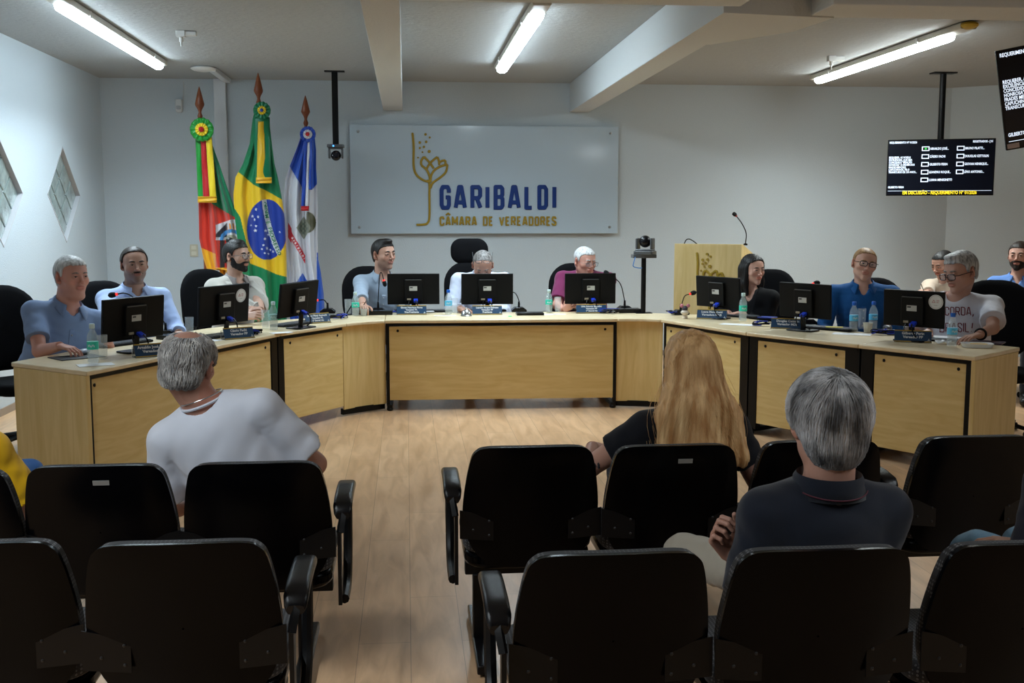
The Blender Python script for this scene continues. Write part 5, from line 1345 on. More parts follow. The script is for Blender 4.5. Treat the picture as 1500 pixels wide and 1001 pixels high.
def collar(ctx, m, rad=.070, h=.032, open_=.5, point=.030, flare=.030, name='collar', th=.003, base=-.004, parent=None):
    """folded shirt collar around the neck; open_ = half opening angle at the front"""
    N, tu, fw, rt = ctx['N'], ctx['tu'], ctx['fw'], ctx['rt']; hs = ctx['hs']*(1+ctx['fat']*.15)
    nb = ctx['c']+ctx['Hm']@(V3(0, -.028, -.045)*ctx['hs']); nd = unit(unit(nb-N)+tu); mb = MB(); rows = []
    n = 32
    for k in range(n+1):
        a = -PI+open_+(2*PI-2*open_)*k/n       # 0 = back
        dirn = -fw*math.cos(a)+rt*math.sin(a); fr = (1-math.cos(a))/2    # 0 back, 1 front
        ctr = N+nd*(.040-.030*fr)+fw*.004
        rr_ = rad*hs*(1+.04*fr)
        ed = max(0., (abs(a)-(PI-open_-.55))/.55) if k not in (0,) else 1.
        top = ctr+dirn*rr_+nd*(h*.35)
        inn = ctr+dirn*(rr_-.004)-nd*(h*.6)
        mid = ctr+dirn*(rr_+flare*.35)-nd*(h*.2)
        low_ = ctr+dirn*(rr_+flare*(1+.3*fr))-nd*(h*.8+point*ed**1.3)+fw*.022*ed+rt*(.012*ed*(1 if math.sin(a) > 0 else -1))
        rows.append([np2v(inn), np2v(top), np2v(mid*.5+top*.5+dirn*.003), np2v(mid), np2v(low_)])
    mb.grid(rows); return mb.build(name, m, parent or ctx['t'], smooth=70, solid=th)
def bvh_of(o):
    me = o.data; return BVHTree.FromPolygons([v.co.copy() for v in me.vertices], [tuple(p.vertices) for p in me.polygons])
def on_surface(bv, o, d):
    h = bv.ray_cast(np2v(o), np2v(d)); return h[0], h[1]
def placket(ctx, sh, m, bm=None, t0=.03, t1=.40, w=.030, n=18, x0=0., th=.002, name='placket', buttons=True):
    bv = bvh_of(sh); N, tu, fw, rt = ctx['N'], ctx['tu'], ctx['fw'], ctx['rt']; rows = []; bts = []
    for k in range(n+1):
        s = t0+(t1-t0)*k/n; row = []
        for u in (-w/2, -w/2, 0, w/2, w/2):
            o = N+fw*.5-tu*s+rt*(u+x0); p, nn = on_surface(bv, o, -fw)
            if p is None: row = None; break
            row.append(p+nn*.0025)
        if row: 
            row[0] = row[0]-np2v(fw)*.003; row[4] = row[4]-np2v(fw)*.003; rows.append(row)
            if buttons and k % 4 == 2: bts.append(row[2])
    if len(rows) < 2: return
    o = MB().grid(rows).build(name, m, sh, smooth=60, solid=th)
    if bm:
        for b_ in bts: MB().ball(b_+np2v(fw)*.002, .0055, 8).build('button', bm, o)
def surf_strokes(ctx, sh, lines, w, m, name, off=.002):
    """2D polylines (u right as seen from the front, v up from neck) projected on a garment"""
    bv = bvh_of(sh); N, tu, fw, rt = ctx['N'], ctx['tu'], ctx['fw'], ctx['rt']; mb = MB()
    for L in lines:
        pts = []
        for (a, b_) in zip(L[:-1], L[1:]):
            k = max(1, int(math.hypot(b_[0]-a[0], b_[1]-a[1])/.006))
            for i in range(k): pts.append((a[0]+(b_[0]-a[0])*i/k, a[1]+(b_[1]-a[1])*i/k))
        pts.append(L[-1]); P3 = []
        for (u, v) in pts:
            p, nn = on_surface(bv, N+fw*.6-rt*u+tu*v, -fw)
            if p is not None: P3.append(p+nn*off*.2)
        if len(P3) > 1: mb.tube(P3, w/2, 6)
    return mb.build(name, m, sh)
# ================================================================ THE PEOPLE
hair_white = hair_mat('hair_white', (.36, .36, .36), (.72, .72, .72)); hair_black = hair_mat('hair_black', (.003, .0025, .002), (.011, .008, .007)); hair_brown = hair_mat('hair_brown', (.008, .005, .003), (.028, .016, .010))
hair_grey = hair_mat('hair_grey', (.16, .16, .165), (.55, .55, .56)); hair_sandy = hair_mat('hair_sandy', (.22, .11, .045), (.42, .25, .11)); hair_salt = hair_mat('hair_salt', (.07, .065, .06), (.26, .24, .23))
btn = mat('button', (.5, .5, .52), .3)
def A_(x, y, Y): return np.array(aty(x, y, Y))
def Z_(x, y, z=.785): return np.array(atz(x, y, z))
LM = [(-.12, -.065), (-.05, -.05), (-.025, -.02), (.0, .005), (.022, .012), (.035, .045), (.06, .068), (.11, .082)]
def H_(m, line=LM, **k): return lambda c, Hm, s, t: cap_hair(c, Hm, s, m, t, line, **k)
def shirtfit(m, to=.62, open_=.5, buttons=True, amp=.004, rad=.068, pt=.03, vn=.05, g=.014, loose=.012, wl=.07, plk=True):
    def f(x):
        sh = garment(x, 'shirt', m, g=g, to=to, amp=amp, vneck=vn, loose=loose, wl=wl); collar(x, m, open_=open_, rad=rad, point=pt, parent=sh)
        if plk: placket(x, sh, m, btn if buttons else None, t0=.06+vn)
    return f
ad = dict(arm=(.30, .265))
tl = lambda d=(0, 0, 0): None
rest = lambda dx, dy, **k: dict(dict(d=(dx, dy, -.12), n=(0, 0, 1), curl=.45), **k)
# 1: left end, blue shirt, grey hair, hand on mouse
s1 = cloth('shirt_mid_blue', (.21, .30, .50))
person('white-haired man in blue short sleeves at the near left desk end', A_(105, 407, 7.15), D(-42), .02, 0, hs=1.12, byaw=D(-52), nk=(.02, -.035, -.160), sw=.20, w=1.15, belly=.05, hip=(.10, -.12, -.46), hipz=.56, skin=(.47, .235, .18), fat=.55,
       wrists=[Z_(158, 500), Z_(88, 507, .80)], hands=[None, dict(d=(.8, -.45, -.15), n=(0, 0, 1), curl=.55, spread=.12)], pole=[None, (-.4, .1, -1)], hair=H_(hair_white, t=.007, top=.010, temple=.012), brow=(hair_salt, .8), outfit=shirtfit(s1, .68, amp=.005, loose=.022), nose=1.1, seed=11, gaze=(.1, .05), **ad)
# 2: dark receding hair, moustache
s2 = cloth('shirt_pale_blue', (.42, .53, .80))
person('man with receding dark hair in a pale blue shirt on the left wing', A_(197, 389, 8.0), D(-66), .03, .03, hs=1.08, byaw=D(-60), nk=(.0, -.03, -.155), sw=.195, w=1.1, belly=.04, hip=(.0, -.08, -.48), hipz=.56, skin=(.33, .19, .135), fat=.3,
       wrists=[A_(262, 488, 7.75), Z_(175, 498)], hands=[rest(.3, -.9), rest(.4, -.9)], shave=((.07, .05, .045), .55), beard=(hair_brown, .0004, .05),
       hair=H_(hair_brown, [(-.12, -.06), (-.05, -.045), (-.025, -.02), (.0, .005), (.018, .03), (.03, .075), (.06, .095), (.11, .12)], t=.009, top=.007), brow=(hair_brown, 1.2), outfit=shirtfit(s2, 1.9, amp=.005), seed=12, gaze=(0, 0),
       **ad)
moust = lambda x: None
# 3: beige blazer, bearded, glasses, hair tied up
bz = cloth('blazer_beige', (.47, .44, .39)); s3 = cloth('shirt_taupe', (.26, .23, .22))
def blazer(ms, mi, vn=.20, amp=.003, low=True, lapel=True):
    def f(x):
        sh = garment(x, 'shirt', mi, g=.012, to=.3, vneck=.04, amp=.002); collar(x, mi, open_=.45, rad=.066, parent=sh)
        N, tu, fw, rt = x['N'], x['tu'], x['fw'], x['rt']
        def p2(P, d):
            h = (P-N)@tu; f_ = (P-N)@fw; r = np.abs((P-N)@rt)
            wv = np.interp(h, [-.34, -.30, -.02, .05], [-.02, .0, .075, .09])
            return np.where(f_ > .0, np.maximum(d, wv-r), d)
        bl = garment(x, 'blazer', ms, g=.024, to=1.9, vneck=0, amp=amp, post2=p2, neck=.022, loose=.014)
        bv = bvh_of(bl); mb = None
        if lapel:
            for q in (-1, 1):
                rows = []
                for k in range(11):
                    s = .005+.29*k/10; wv = float(np.interp(-s, [-.34, -.30, -.02, .05], [-.02, .0, .075, .09]))+.004
                    ww = .055*min(1, (11-k)/5.)*(1. if k > 4 else .8+.05*k)
                    if k == 4: ww *= .75
                    row = []
                    for u in (0, .33, .66, 1):
                        o = N+fw*.5-tu*s+rt*q*(wv+ww*u); p, nn = on_surface(bv, o, -fw)
                        if p is None: p = row[-1] if row else np2v(N+fw*.1-tu*s+rt*q*wv); nn = np2v(fw)
                        row.append(p+nn*.004)
                    rows.append(row)
                MB().grid(rows).build('lapel', ms, bl, smooth=60, solid=.004)
    return f
def bun(c, Hm, s, t):
    o = cap_hair(c, Hm, s, hair_black, t, [(-.12, -.05), (-.05, -.03), (-.025, .0), (.0, .01), (.018, .015), (.03, .05), (.06, .070), (.11, .082)], t=.007, top=.014, extra=[((0, .01, .112), (.045, .06, .025), .02)])
    MB().ball(np2v(c+Hm@(V3(0, -.06, .125)*s)), (.030*s, .034*s, .026*s), 18).build('hair_bun', hair_black, o)
person('young man with beard and glasses in a beige blazer before the flags', A_(347, 377, 9.0), D(-30), -.02, 0, hs=1.06, byaw=D(-52), nk=(.0, -.03, -.165), sw=.18, hip=(.0, -.10, -.48), hipz=.55, skin=(.40, .24, .175),
       wrists=[A_(385, 466, 8.45), A_(366, 470, 8.42)], hands=[dict(d=(-.5, -.8, .1), n=(.3, -.5, .8), curl=1.1), dict(d=(.85, -.3, .1), n=(.1, -.8, .5), curl=1.)], hair=bun, brow=(hair_black, 1.3), beard=(hair_black, .002), glasses=grey_pl, outfit=blazer(bz, s3), seed=13, **ad)
# 4: grey-blue shirt, dark hair
s4 = cloth('shirt_grey_blue', (.30, .37, .46))
person('man with dark hair in a grey-blue shirt, leftmost at the centre desk', A_(562, 374, 9.85), D(-50), .0, .03, hs=1.12, byaw=D(-78), nk=(.01, -.03, -.165), sw=.185, hip=(.03, -.10, -.48), hipz=.56, skin=(.40, .23, .165), shave=((.13, .09, .075), .35),
       wrists=[Z_(612, 450), Z_(533, 455)], hands=[None, rest(.1, -1, curl=.7)], hair=H_(hair_black, t=.006, top=.014, extra=[((0, .045, .112), (.045, .045, .022), .02)]), brow=(hair_black, 1.2), outfit=shirtfit(s4, 1.45, amp=.005, vn=.08), nose=1.1, seed=14, **ad)
# 5: bowed, white shirt
s5 = cloth('shirt_white', (.62, .66, .78))
person('bowed man in a white shirt with glasses pushed up on his head', A_(707, 390, 9.62), D(-93), .62, 0, hs=1.10, byaw=D(-90), nk=(.0, -.125, -.075), sw=.205, w=1.15, shz=-.055, hip=(.0, -.13, -.46), hipz=.57, skin=(.42, .235, .17),
       wrists=[A_(712, 452, 9.46), A_(675, 452, 9.40)], hands=[dict(d=(-.5, -.6, -.1), n=(0, -.2, 1), curl=.8), dict(d=(.4, -.8, -.1), n=(0, -.2, 1), curl=.8)],
       hair=H_(hair_salt, [(-.12, -.055), (-.05, -.04), (-.025, -.01), (.0, .01), (.018, .02), (.03, .068), (.055, .098), (.08, .115), (.11, .13)], t=.003, top=.002), brow=(hair_salt, 1.), glasses=(grey_pl, .092, -.040), outfit=shirtfit(s5, 1.9, amp=.006), shave=((.2, .14, .12), .3), seed=15, gaze=(0, -.6), **ad)
# 6: burgundy polo
s6 = cloth('polo_burgundy', (.165, .018, .075))
person('man with cropped white hair and glasses in a burgundy polo shirt', A_(857, 384, 9.8), D(-66), .16, 0, hs=1.10, byaw=D(-88), nk=(-.03, -.09, -.095), sw=.215, w=1.2, belly=.05, shz=-.06, hip=(.02, -.10, -.47), hipz=.56, skin=(.46, .235, .175), fat=.4,
       wrists=[A_(858, 452, 9.45), A_(826, 455, 9.45)], hands=[dict(d=(-1, -.1, .35), n=(0, -.8, .5), curl=1.0), dict(d=(.5, -.5, .5), n=(-.2, -.9, .3), curl=1.2)], hair=H_(hair_white, t=.005, top=.007, temple=.01), brow=(hair_white, .9), glasses=(mat('metal_frame', (.12, .12, .13), .3, metal=.7), -.006, .004, .0013), outfit=shirtfit(s6, .8, amp=.005, loose=.02, buttons=False), seed=16, **ad)
# 7: woman in black
s7 = cloth('blazer_black', (.002, .002, .003), sheen=0.)
def long_hair(c, Hm, s, t):
    T = lambda x, y, z: c+Hm@(V3(x, y, z)*s); S = Sdf()
    S.el(T(0, -.022, .036), np.array((.086, .102, .096))*s, Hm, k=.01); S.el(T(0, .025, .05), np.array((.075, .062, .062))*s, Hm, k=.03)
    for q in (-1, 1):
        S.rc(T(q*.070, .010, .02), T(q*.078, .005, -.10), .022*s, .026*s, k=.03); S.rc(T(q*.078, .0, -.10), T(q*.070, .025, -.185), .026*s, .018*s, k=.03)
        S.rc(T(q*.055, -.05, .0), T(q*.06, -.05, -.17), .045*s, .04*s, k=.04)
    lf = loc_of(c, Hm, s)
    def post(P, d):
        L = lf(P); x, y, z = L[..., 0], L[..., 1], L[..., 2]
        d = d+.0015*np.sin(x*300+3*np.sin(z*20))*np.sin(y*260+2*np.sin(z*25))
        yl = np.interp(z, [-.2, -.1, -.03, .03, .075, .1], [.09, .06, .036, .038, .05, .085])+.25*np.abs(x)*(z > .07)
        d = np.where((np.abs(x) < .085), np.maximum(d, (y-yl)*s*.8), d)
        return np.maximum(d, np.where(y > .0, (.066-np.abs(x)-.4*np.clip(z-.02, 0, .1)*3)*s, -1)) if False else d
    return np_mesh('hair', [nets(S, .0035*s, post=post)], hair_black, t)
def of7(x):
    N, tu, fw, rt = x['N'], x['tu'], x['fw'], x['rt']
    garment(x, 'top', cloth('top_black', (.006, .006, .008)), g=.010, to=.3, vneck=.10, amp=.002, neckdrop=.02)
    def p2(P, d):
        h = (P-N)@tu; f_ = (P-N)@fw; r = np.abs((P-N)@rt); wv = np.interp(h, [-.34, -.28, -.02, .05], [-.02, .0, .06, .08]); return np.where(f_ > .0, np.maximum(d, wv-r), d)
    garment(x, 'blazer', s7, g=.022, to=1.9, amp=.003, post2=p2, neck=.02)
    MB().ball(np2v(x['c']+x['Hm']@(V3(.082, -.004, -.045)*x['hs'])), .006).build('earring', steel, x['t'])
person('woman with long dark hair in a black blazer on the right wing', A_(1103, 396, 8.95), D(-72), .08, .04, hs=1.04, byaw=D(-118), nk=(.02, -.03, -.165), sw=.165, w=.95, hip=(.0, -.08, -.46), hipz=.56, skin=(.52, .30, .225), female=True, neckr=.044,
       wrists=[A_(1085, 458, 8.85), A_(1068, 458, 8.9)], hands=[rest(-.8, -.3), rest(-.8, -.2)], hair=long_hair, brow=(hair_black, .8), outfit=of7, seed=17, gaze=(-.35, .0), nose=.9, **ad)
# 8: bright blue shirt, sandy hair, glasses
s8 = cloth('shirt_bright_blue', (.008, .085, .27))
person('man with short sandy hair and dark glasses in a bright blue shirt', A_(1266, 388, 8.05), D(-99), .03, -.15, hs=1.06, byaw=D(-108), nk=(.0, -.04, -.150), sw=.215, w=1.1, hip=(.0, -.10, -.48), hipz=.56, skin=(.50, .29, .215),
       wrists=[A_(1300, 480, 7.95), A_(1222, 500, 7.85)], hands=[None, rest(-.8, -.5)], hair=H_(hair_sandy, [(-.12, -.06), (-.05, -.045), (-.025, -.015), (.0, .01), (.018, .02), (.03, .06), (.06, .082), (.11, .10)], t=.003, top=.005), brow=(hair_sandy, .9), glasses=(mat('dark_red_frame', (.03, .012, .015), .3), .005, 0, .0026), outfit=shirtfit(s8, 1.95, amp=.006, vn=.07), seed=18, **ad)
# 9: printed white tee
s9 = cloth('tee_white', (.62, .62, .68)); red_ink = mat('dark_red_print', (.16, .01, .02), .7)
def of9(x):
    sh = garment(x, 'tee_shirt', s9, g=.016, to=.72, amp=.005, loose=.035)
    bv = bvh_of(sh); mb = MB(); cam_ = Vector((0, 0, H))
    def put(wd, px, py, h, adv=0.):
        for ch in wd:
            if ch == ',': Ls = [[(px+1, py-1), (px, py+2.5)]]; g = 3
            elif ch == '!': Ls = [[(px+2, py-h*.4), (px+3, py-h)], [(px+1, py-.8), (px+1.2, py)]]; g = 5
            else: gw, gl = GLY[ch]; Ls = [[(px+p_[0]*h*1.05, py-p_[1]*h+p_[0]*1.5) for p_ in L] for L in gl]; g = gw*1.05*h+2.6
            for L in Ls:
                P3 = []
                for (a_, b_) in zip(L[:-1], L[1:]):
                    for i_ in range(4):
                        q = (a_[0]+(b_[0]-a_[0])*i_/4, a_[1]+(b_[1]-a_[1])*i_/4); hh = bv.ray_cast(cam_, ray(*q).normalized())
                        if hh[0] is not None: P3.append(hh[0])
                hh = bv.ray_cast(cam_, ray(*L[-1]).normalized())
                if hh[0] is not None: P3.append(hh[0])
                if len(P3) > 1: mb.tube(P3, .0034, 6)
            px += g
    put('ACORDA,', 1376, 461.5, 11.5); put('BRASIL!', 1377, 486, 12.5)
    mb.build('shirt_print', red_ink, sh)
    E0, W0_ = x['El'][0], x['Wr'][0]; ax = unit(W0_-E0); q = np.cross(ax, V3(0, 0, 1)); q = unit(q); r3 = np.cross(ax, q); cc = W0_-ax*.035
    MB().tube([np2v(cc+(q*math.cos(a)+r3*math.sin(a))*.033) for a in [2*PI*k/24 for k in range(25)]], .007, 8, cap=False, sy=1.4).build('wristband', black_pl, x['t'])
person('grey-haired man with dark glasses in a white tee with red lettering', A_(1407, 400, 7.25), D(-160), .22, .05, hs=1.16, byaw=D(-128), nk=(.03, -.06, -.140), sw=.235, w=1.3, belly=.06, shz=-.065, hip=(.0, -.12, -.46), hipz=.56, skin=(.37, .205, .15), fat=.2, neckr=.052,
       wrists=[Z_(1434, 491, .80), A_(1362, 486, 7.08)], hands=[dict(d=(-.9, -.3, -.12), n=(0, 0, 1), curl=.4), rest(-.8, -.3)], pole=[(.8, -.2, -.8), None],
       hair=H_(hair_grey, t=.010, top=.016, extra=[((0, .05, .11), (.05, .04, .018), .02)], temple=.01), brow=(hair_salt, 1.), glasses=(mat('dark_red_frame', (.03, .012, .015), .3), -.006, .006, .0028), outfit=of9, seed=19, nose=1.15, gaze=(0, -.4), arm=(.32, .28))
# 10, 11: at the back right
s10 = cloth('top_beige', (.50, .40, .31))
def of10(x): garment(x, 'blouse', s10, g=.014, to=1.8, amp=.004)
def bun2(c, Hm, s, t): cap_hair(c, Hm, s, hair_black, t, [(-.12, -.05), (-.05, -.04), (-.025, .0), (.0, .01), (.018, .02), (.03, .055), (.06, .072), (.11, .085)], t=.005, top=.006)
person('person in a beige top writing, behind the man in printed tee', A_(1381, 388, 9.4), D(-158), .35, 0, hs=1.02, byaw=D(-140), nk=(.0, -.08, -.14), sw=.16, w=.9, hip=(.0, -.12, -.44), hipz=.55, skin=(.38, .21, .15), female=True, neckr=.044,
       wrists=[A_(1372, 434, 9.05), A_(1360, 430, 9.0)], hands=[rest(-.9, -.3), dict(d=(-.9, -.2, .1), n=(0, -.3, .9), curl=1.)], hair=bun2, brow=(hair_black, .8), outfit=of10, seed=20, gaze=(0, -.5), **ad)
o = MB().tube([aty(1354, 428, 8.93), aty(1349, 416, 8.93)], [.003, .004], 8).build('pen', grey_pl); tag(o, 'pen held by the writing person in the beige top', 'pen')
s11 = cloth('shirt_cornflower', (.12, .24, .55))
person('bearded man in a cornflower blue shirt seated at the right edge of the photo', A_(1493, 376, 8.9), D(-132), .0, 0, hs=1.04, byaw=D(-125), nk=(.0, -.03, -.168), sw=.185, hip=(.0, -.10, -.48), hipz=.55, skin=(.44, .25, .19),
       hair=H_(hair_brown, t=.006, top=.010), brow=(hair_brown, 1.1), beard=(hair_brown, .003), outfit=shirtfit(s11, 1.9), seed=21, **ad)
# ------------------------------------------------ audience seen from behind
from mathutils import noise as mno
def strands(name, m, parent, roots, path, n, r0, seed=3, seg=7, jit=1.):
    """tubes of hair; path(i,u,rng)->list of points"""
    rn = random.Random(seed); mb = MB()
    for i in range(n):
        P_ = path(rn)
        if P_ is None: continue
        k = len(P_); mb.tube(P_, [r0*(1-.7*(j/(k-1))**2) for j in range(k)], 4, cap=False)
    return mb.build(name, m, parent, smooth=180)
def short_strands(c, Hm, s, t, m, hair_o, n=2600, ln=.035, r0=.0008, seed=3, zmin=-.07, swirl=(0, -.05, .115), lift=.002, messy=.25):
    """combed hairs lying on the scalp, flowing away from the crown whorl"""
    bv = bvh_of(hair_o); cr = V3(*swirl)
    def path(rn):
        while True:
            d = unit([rn.gauss(0, 1), rn.gauss(0, 1), rn.gauss(0, 1)])
            if d[2] > -.75: break
        o = c+Hm@(d*.3*s); h = bv.ray_cast(np2v(o), np2v(-Hm@d))
        if h[0] is None: return None
        p, nn = h[0], h[1]; L = Hm.T@(np.array(p)-c)/s
        if L[2] < zmin: return None
        flow = (np.array(p)-(c+Hm@(cr*s))); flow = flow+Hm@V3(rn.gauss(0, 1), rn.gauss(0, 1), rn.gauss(0, 1))*messy*.05
        flow[2] -= .03; dirn = np2v(flow).normalized(); pts = []
        l = ln*(.6+.8*rn.random())*s
        q = Vector(p)
        for j in range(5):
            tt = (dirn-nn*dirn.dot(nn))
            if tt.length < 1e-4: return None
            pts.append(q+nn*(lift*(.2+j*.35)*rn.uniform(.5, 1.5))); q = q+tt.normalized()*l/4
            hh = bv.find_nearest(q); q = hh[0]; nn = hh[1]
        return pts
    return strands('hair_strands', m, hair_o, None, path, n, r0*s, seed)
tee_w = cloth('tee_light', (.74, .77, .86))
def ofA1(x):
    sh = garment(x, 'tee_shirt', tee_w, g=.016, to=.78, amp=.006, loose=.03, vox=.006, wl=.09)
    N, rt, fw, tu = x['N'], x['rt'], x['fw'], x['tu']
    ch = MB().tube([np2v(N+tu*(.030+.012*math.cos(a))+(-fw*math.cos(a)+rt*math.sin(a))*.078) for a in [2*PI*k/36 for k in range(37)]], .0022, 6, cap=False); ch.build('necklace', steel, x['t'])
    rb = MB().tube([np2v(N+tu*(.012+.006*math.cos(a))+(-fw*math.cos(a)+rt*math.sin(a))*.080) for a in [2*PI*k/36 for k in range(37)]], .006, 6, cap=False); rb.build('neck_band', tee_w, sh)
def hA1(c, Hm, s, t):
    bald_ = lambda x, y, z: np.where(z > .02, np.sqrt((x/.055)**2+((y+.02)/.085)**2)*.05-.040+np.clip(.075-z, 0, 1)*2, 1)
    o = cap_hair(c, Hm, s, hair_grey, t, [(-.12, -.075), (-.05, -.065), (-.025, -.02), (.0, .005), (.022, .02), (.035, .05), (.06, .08), (.11, .1)], t=.009, top=.004, bald=lambda x, y, z: np.where(z > .03, np.sqrt((x/1.)**2+((y+.035)/1.4)**2)-.046+(.105-np.minimum(z, .105))*.7, .05), extra=[((0, -.07, -.035), (.062, .035, .04), .03)])
    short_strands(c, Hm, s, t, hair_grey2, o, 3600, .042, .0013, 5, zmin=-.1, swirl=(0, -.03, .13), lift=.004, messy=.5)
hair_grey2 = hair_mat('hair_grey_strands', (.30, .28, .27), (.75, .73, .70), 25, (1, 1, 1))
L0 = L1[0]; cx0 = L0.location.x
person('balding grey-haired man in a light t-shirt seen from behind', A_(276, 537, 4.12), D(78), .12, .10, hs=1.10, byaw=D(84), nk=(.060, -.01, -.128), sw=.195, w=1.15, belly=.05, hip=(.125, .08, -.40), hipz=.53, skin=(.42, .22, .16), fat=.4,
       wrists=[A_(285, 740, 4.42), A_(455, 712, 4.32)], hands=[None, dict(d=(-.6, .5, -.2), n=(.3, 0, .9), curl=.8)], pole=[(-.25, 0, -1), (1, -.3, -.55)], hair=hA1, outfit=ofA1, seed=31, pants=cloth('brown_trousers', (.10, .075, .055)), shz=-.085, kneez=.50, arm=(.31, .20))
# woman with long blonde hair
hair_blond = hair_mat('hair_blonde', (.60, .32, .13), (.90, .58, .28), 45, (1, 1, .06)); hair_blond2 = hair_mat('hair_blonde_strands', (.56, .28, .10), (1., .70, .36), 30, (1, 1, .1))
def hA2(c, Hm, s, t):
    T = lambda x, y, z: c+Hm@(V3(x, y, z)*s); S = Sdf()
    S.el(T(0, -.022, .036), np.array((.086, .106, .094))*s, Hm, k=.01); S.el(T(0, .025, .045), np.array((.075, .062, .064))*s, Hm, k=.03)
    # falling mass over the shoulders and back
    S.rc(T(0, -.055, .0), T(0, -.085, -.13), .078*s, .085*s, k=.05); S.rc(T(0, -.085, -.13), T(.01, -.145, -.30), .09*s, .085*s, k=.05)
    for q, e in ((-1, -.075), (1, .105)):
        S.rc(T(q*.04, -.05, -.02), T(e, -.075, -.17), .05*s, .055*s, k=.05); S.rc(T(e, -.075, -.17), T(e*1.28, -.115, -.31), .055*s, .05*s, k=.04)
    S.rc(T(.13, -.05, -.22), T(.19, -.03, -.33), .05*s, .035*s, k=.04)
    lf = loc_of(c, Hm, s)
    def post(P, d):
        L = lf(P); x, y, z = L[..., 0], L[..., 1], L[..., 2]
        d = d+.0022*np.sin(x*230+4*np.sin(z*14)+y*60)+.0015*np.sin(x*510+5*np.sin(z*20))
        yl = np.interp(z, [-.3, -.1, -.03, .03, .075, .1], [.0, .02, .03, .03, .05, .085]); d = np.maximum(d, (y-yl)*s*.8)
        return np.maximum(d, (-.345-z+.012*np.sin(x*60))*s)
    o = np_mesh('hair', [nets(S, .004, post=post)], hair_blond, t)
    bv = bvh_of(o)
    def path(rn):
        a = rn.uniform(-1.25, 1.25); x0 = math.sin(a)*.07; pts = []
        st = rn.random(); z = .115-.09*st*abs(a) if rn.random() < .65 else rn.uniform(-.15, .08)
        fan = (.5+1.1*rn.random()); zend = rn.uniform(-.22, -.345)-.02*rn.random(); ph = rn.random()*6; am = rn.uniform(.002, .010)
        k = 12; prev = None
        for j in range(k):
            u = j/(k-1); zz = z+(zend-z)*u
            w_ = np.interp(zz, [-.34, -.2, -.05, .04, .115], [.16, .13, .085, .078, .03])
            x = math.sin(a)*w_*1.0+am*math.sin(ph+zz*45)+.014*max(0, -zz-.1)*5*(x0 > 0)
            h = bv.ray_cast(np2v(T(x, -.5, zz)), np2v(Hm[:, 1]))
            if h[0] is None: break
            pts.append(h[0]+h[1]*rn.uniform(.0005, .004))
        return pts if len(pts) > 4 else None
    strands('hair_strands', hair_blond2, o, None, path, 3000, .0015, 8)
    def fly(rn):
        q = rn.choice((-1, 1)); x = q*rn.uniform(.06, .10); pts = []; b_ = rn.uniform(.03, .09); zt = rn.uniform(-.1, .02)
        for j in range(9):
            u = j/8; pts.append(np2v(T(x+q*b_*math.sin(u*2.4), -.06-.03*u+.03*math.sin(u*5), zt-.26*u)))
        return pts
    strands('loose_hairs', hair_blond2, o, None, fly, 60, .0006, 9)
tee_b = cloth('tee_black', (.008, .009, .014))
def ofA2(x):
    garment(x, 'tee_shirt', tee_b, g=.014, to=.52, amp=.005, loose=.02)
    mb = MB(); bv = bvh_of(x['body']); E0 = x['El'][0]; S0 = x['Sh'][0]; ax = unit(E0-S0)
    for k, (s_, o_) in enumerate(((.235, .0), (.25, .25), (.262, .1), (.275, -.05), (.245, -.15))):
        p = S0+ax*s_; dr = -x['fw']*1.+x['rt']*(-.3+o_); h = bv.ray_cast(np2v(p+dr*.3), np2v(-dr))
        if h[0] is not None: mb.ball(h[0], (.006, .002, .009), 8)
    mb.build('tattoo', mat('tattoo_ink', (.05, .05, .06), .6), x['body'])
person('woman with long straight blonde hair in a black t-shirt seen from behind', A_(1010, 535, 3.98), D(92), -.02, 0, hs=1.06, byaw=D(94), nk=(.0, -.01, -.160), sw=.165, w=1.0, hip=(.0, .04, -.38), hipz=.53, skin=(.48, .26, .19), female=True, neckr=.045,
       wrists=[A_(868, 655, 4.28), A_(1110, 690, 4.2)], hands=[dict(d=(.5, .8, -.1), n=(0, -.3, .9), curl=.7), None], pole=[(-.9, -.5, -.8), None], hair=hA2, outfit=ofA2, seed=32, pants=cloth('dark_jeans', (.02, .025, .04)), arm=(.30, .19))
# grey-haired man in navy polo
polo_n = cloth('polo_navy', (.010, .014, .026), sheen=.3); trim_r = cloth('polo_trim', (.10, .02, .035))
def hA3(c, Hm, s, t):
    o = cap_hair(c, Hm, s, hair_g3, t, [(-.12, -.100), (-.05, -.085), (-.03, -.03), (.0, -.012), (.022, .01), (.035, .05), (.06, .08), (.11, .1)], t=.017, top=.019, extra=[((0, -.055, -.045), (.058, .042, .06), .03)], earcut=False)
    short_strands(c, Hm, s, t, hair_g3s, o, 5600, .080, .0013, 6, zmin=-.12, swirl=(-.005, -.075, .118), lift=.002, messy=.12)
hair_g3 = hair_mat('hair_silver', (.05, .052, .055), (.30, .31, .32), 40, (1, 1, .2)); hair_g3s = hair_mat('hair_silver_strands', (.09, .093, .10), (.78, .79, .82), 16, (1, 1, .6))
def ofA3(x):
    sh = garment(x, 'polo_shirt', polo_n, g=.016, to=.80, amp=.0055, loose=.022, vox=.005, wl=.10)
    N, rt, fw, tu = x['N'], x['rt'], x['fw'], x['tu']; cl = collar(x, polo_n, rad=.072, h=.050, open_=.5, flare=.018, parent=sh)
    MB().tube([np2v(N+tu*(.012)+(-fw*math.cos(a)+rt*math.sin(a))*.103) for a in [-1.1+2.2*k/20 for k in range(21)]], .002, 6).build('collar_trim', trim_r, cl)
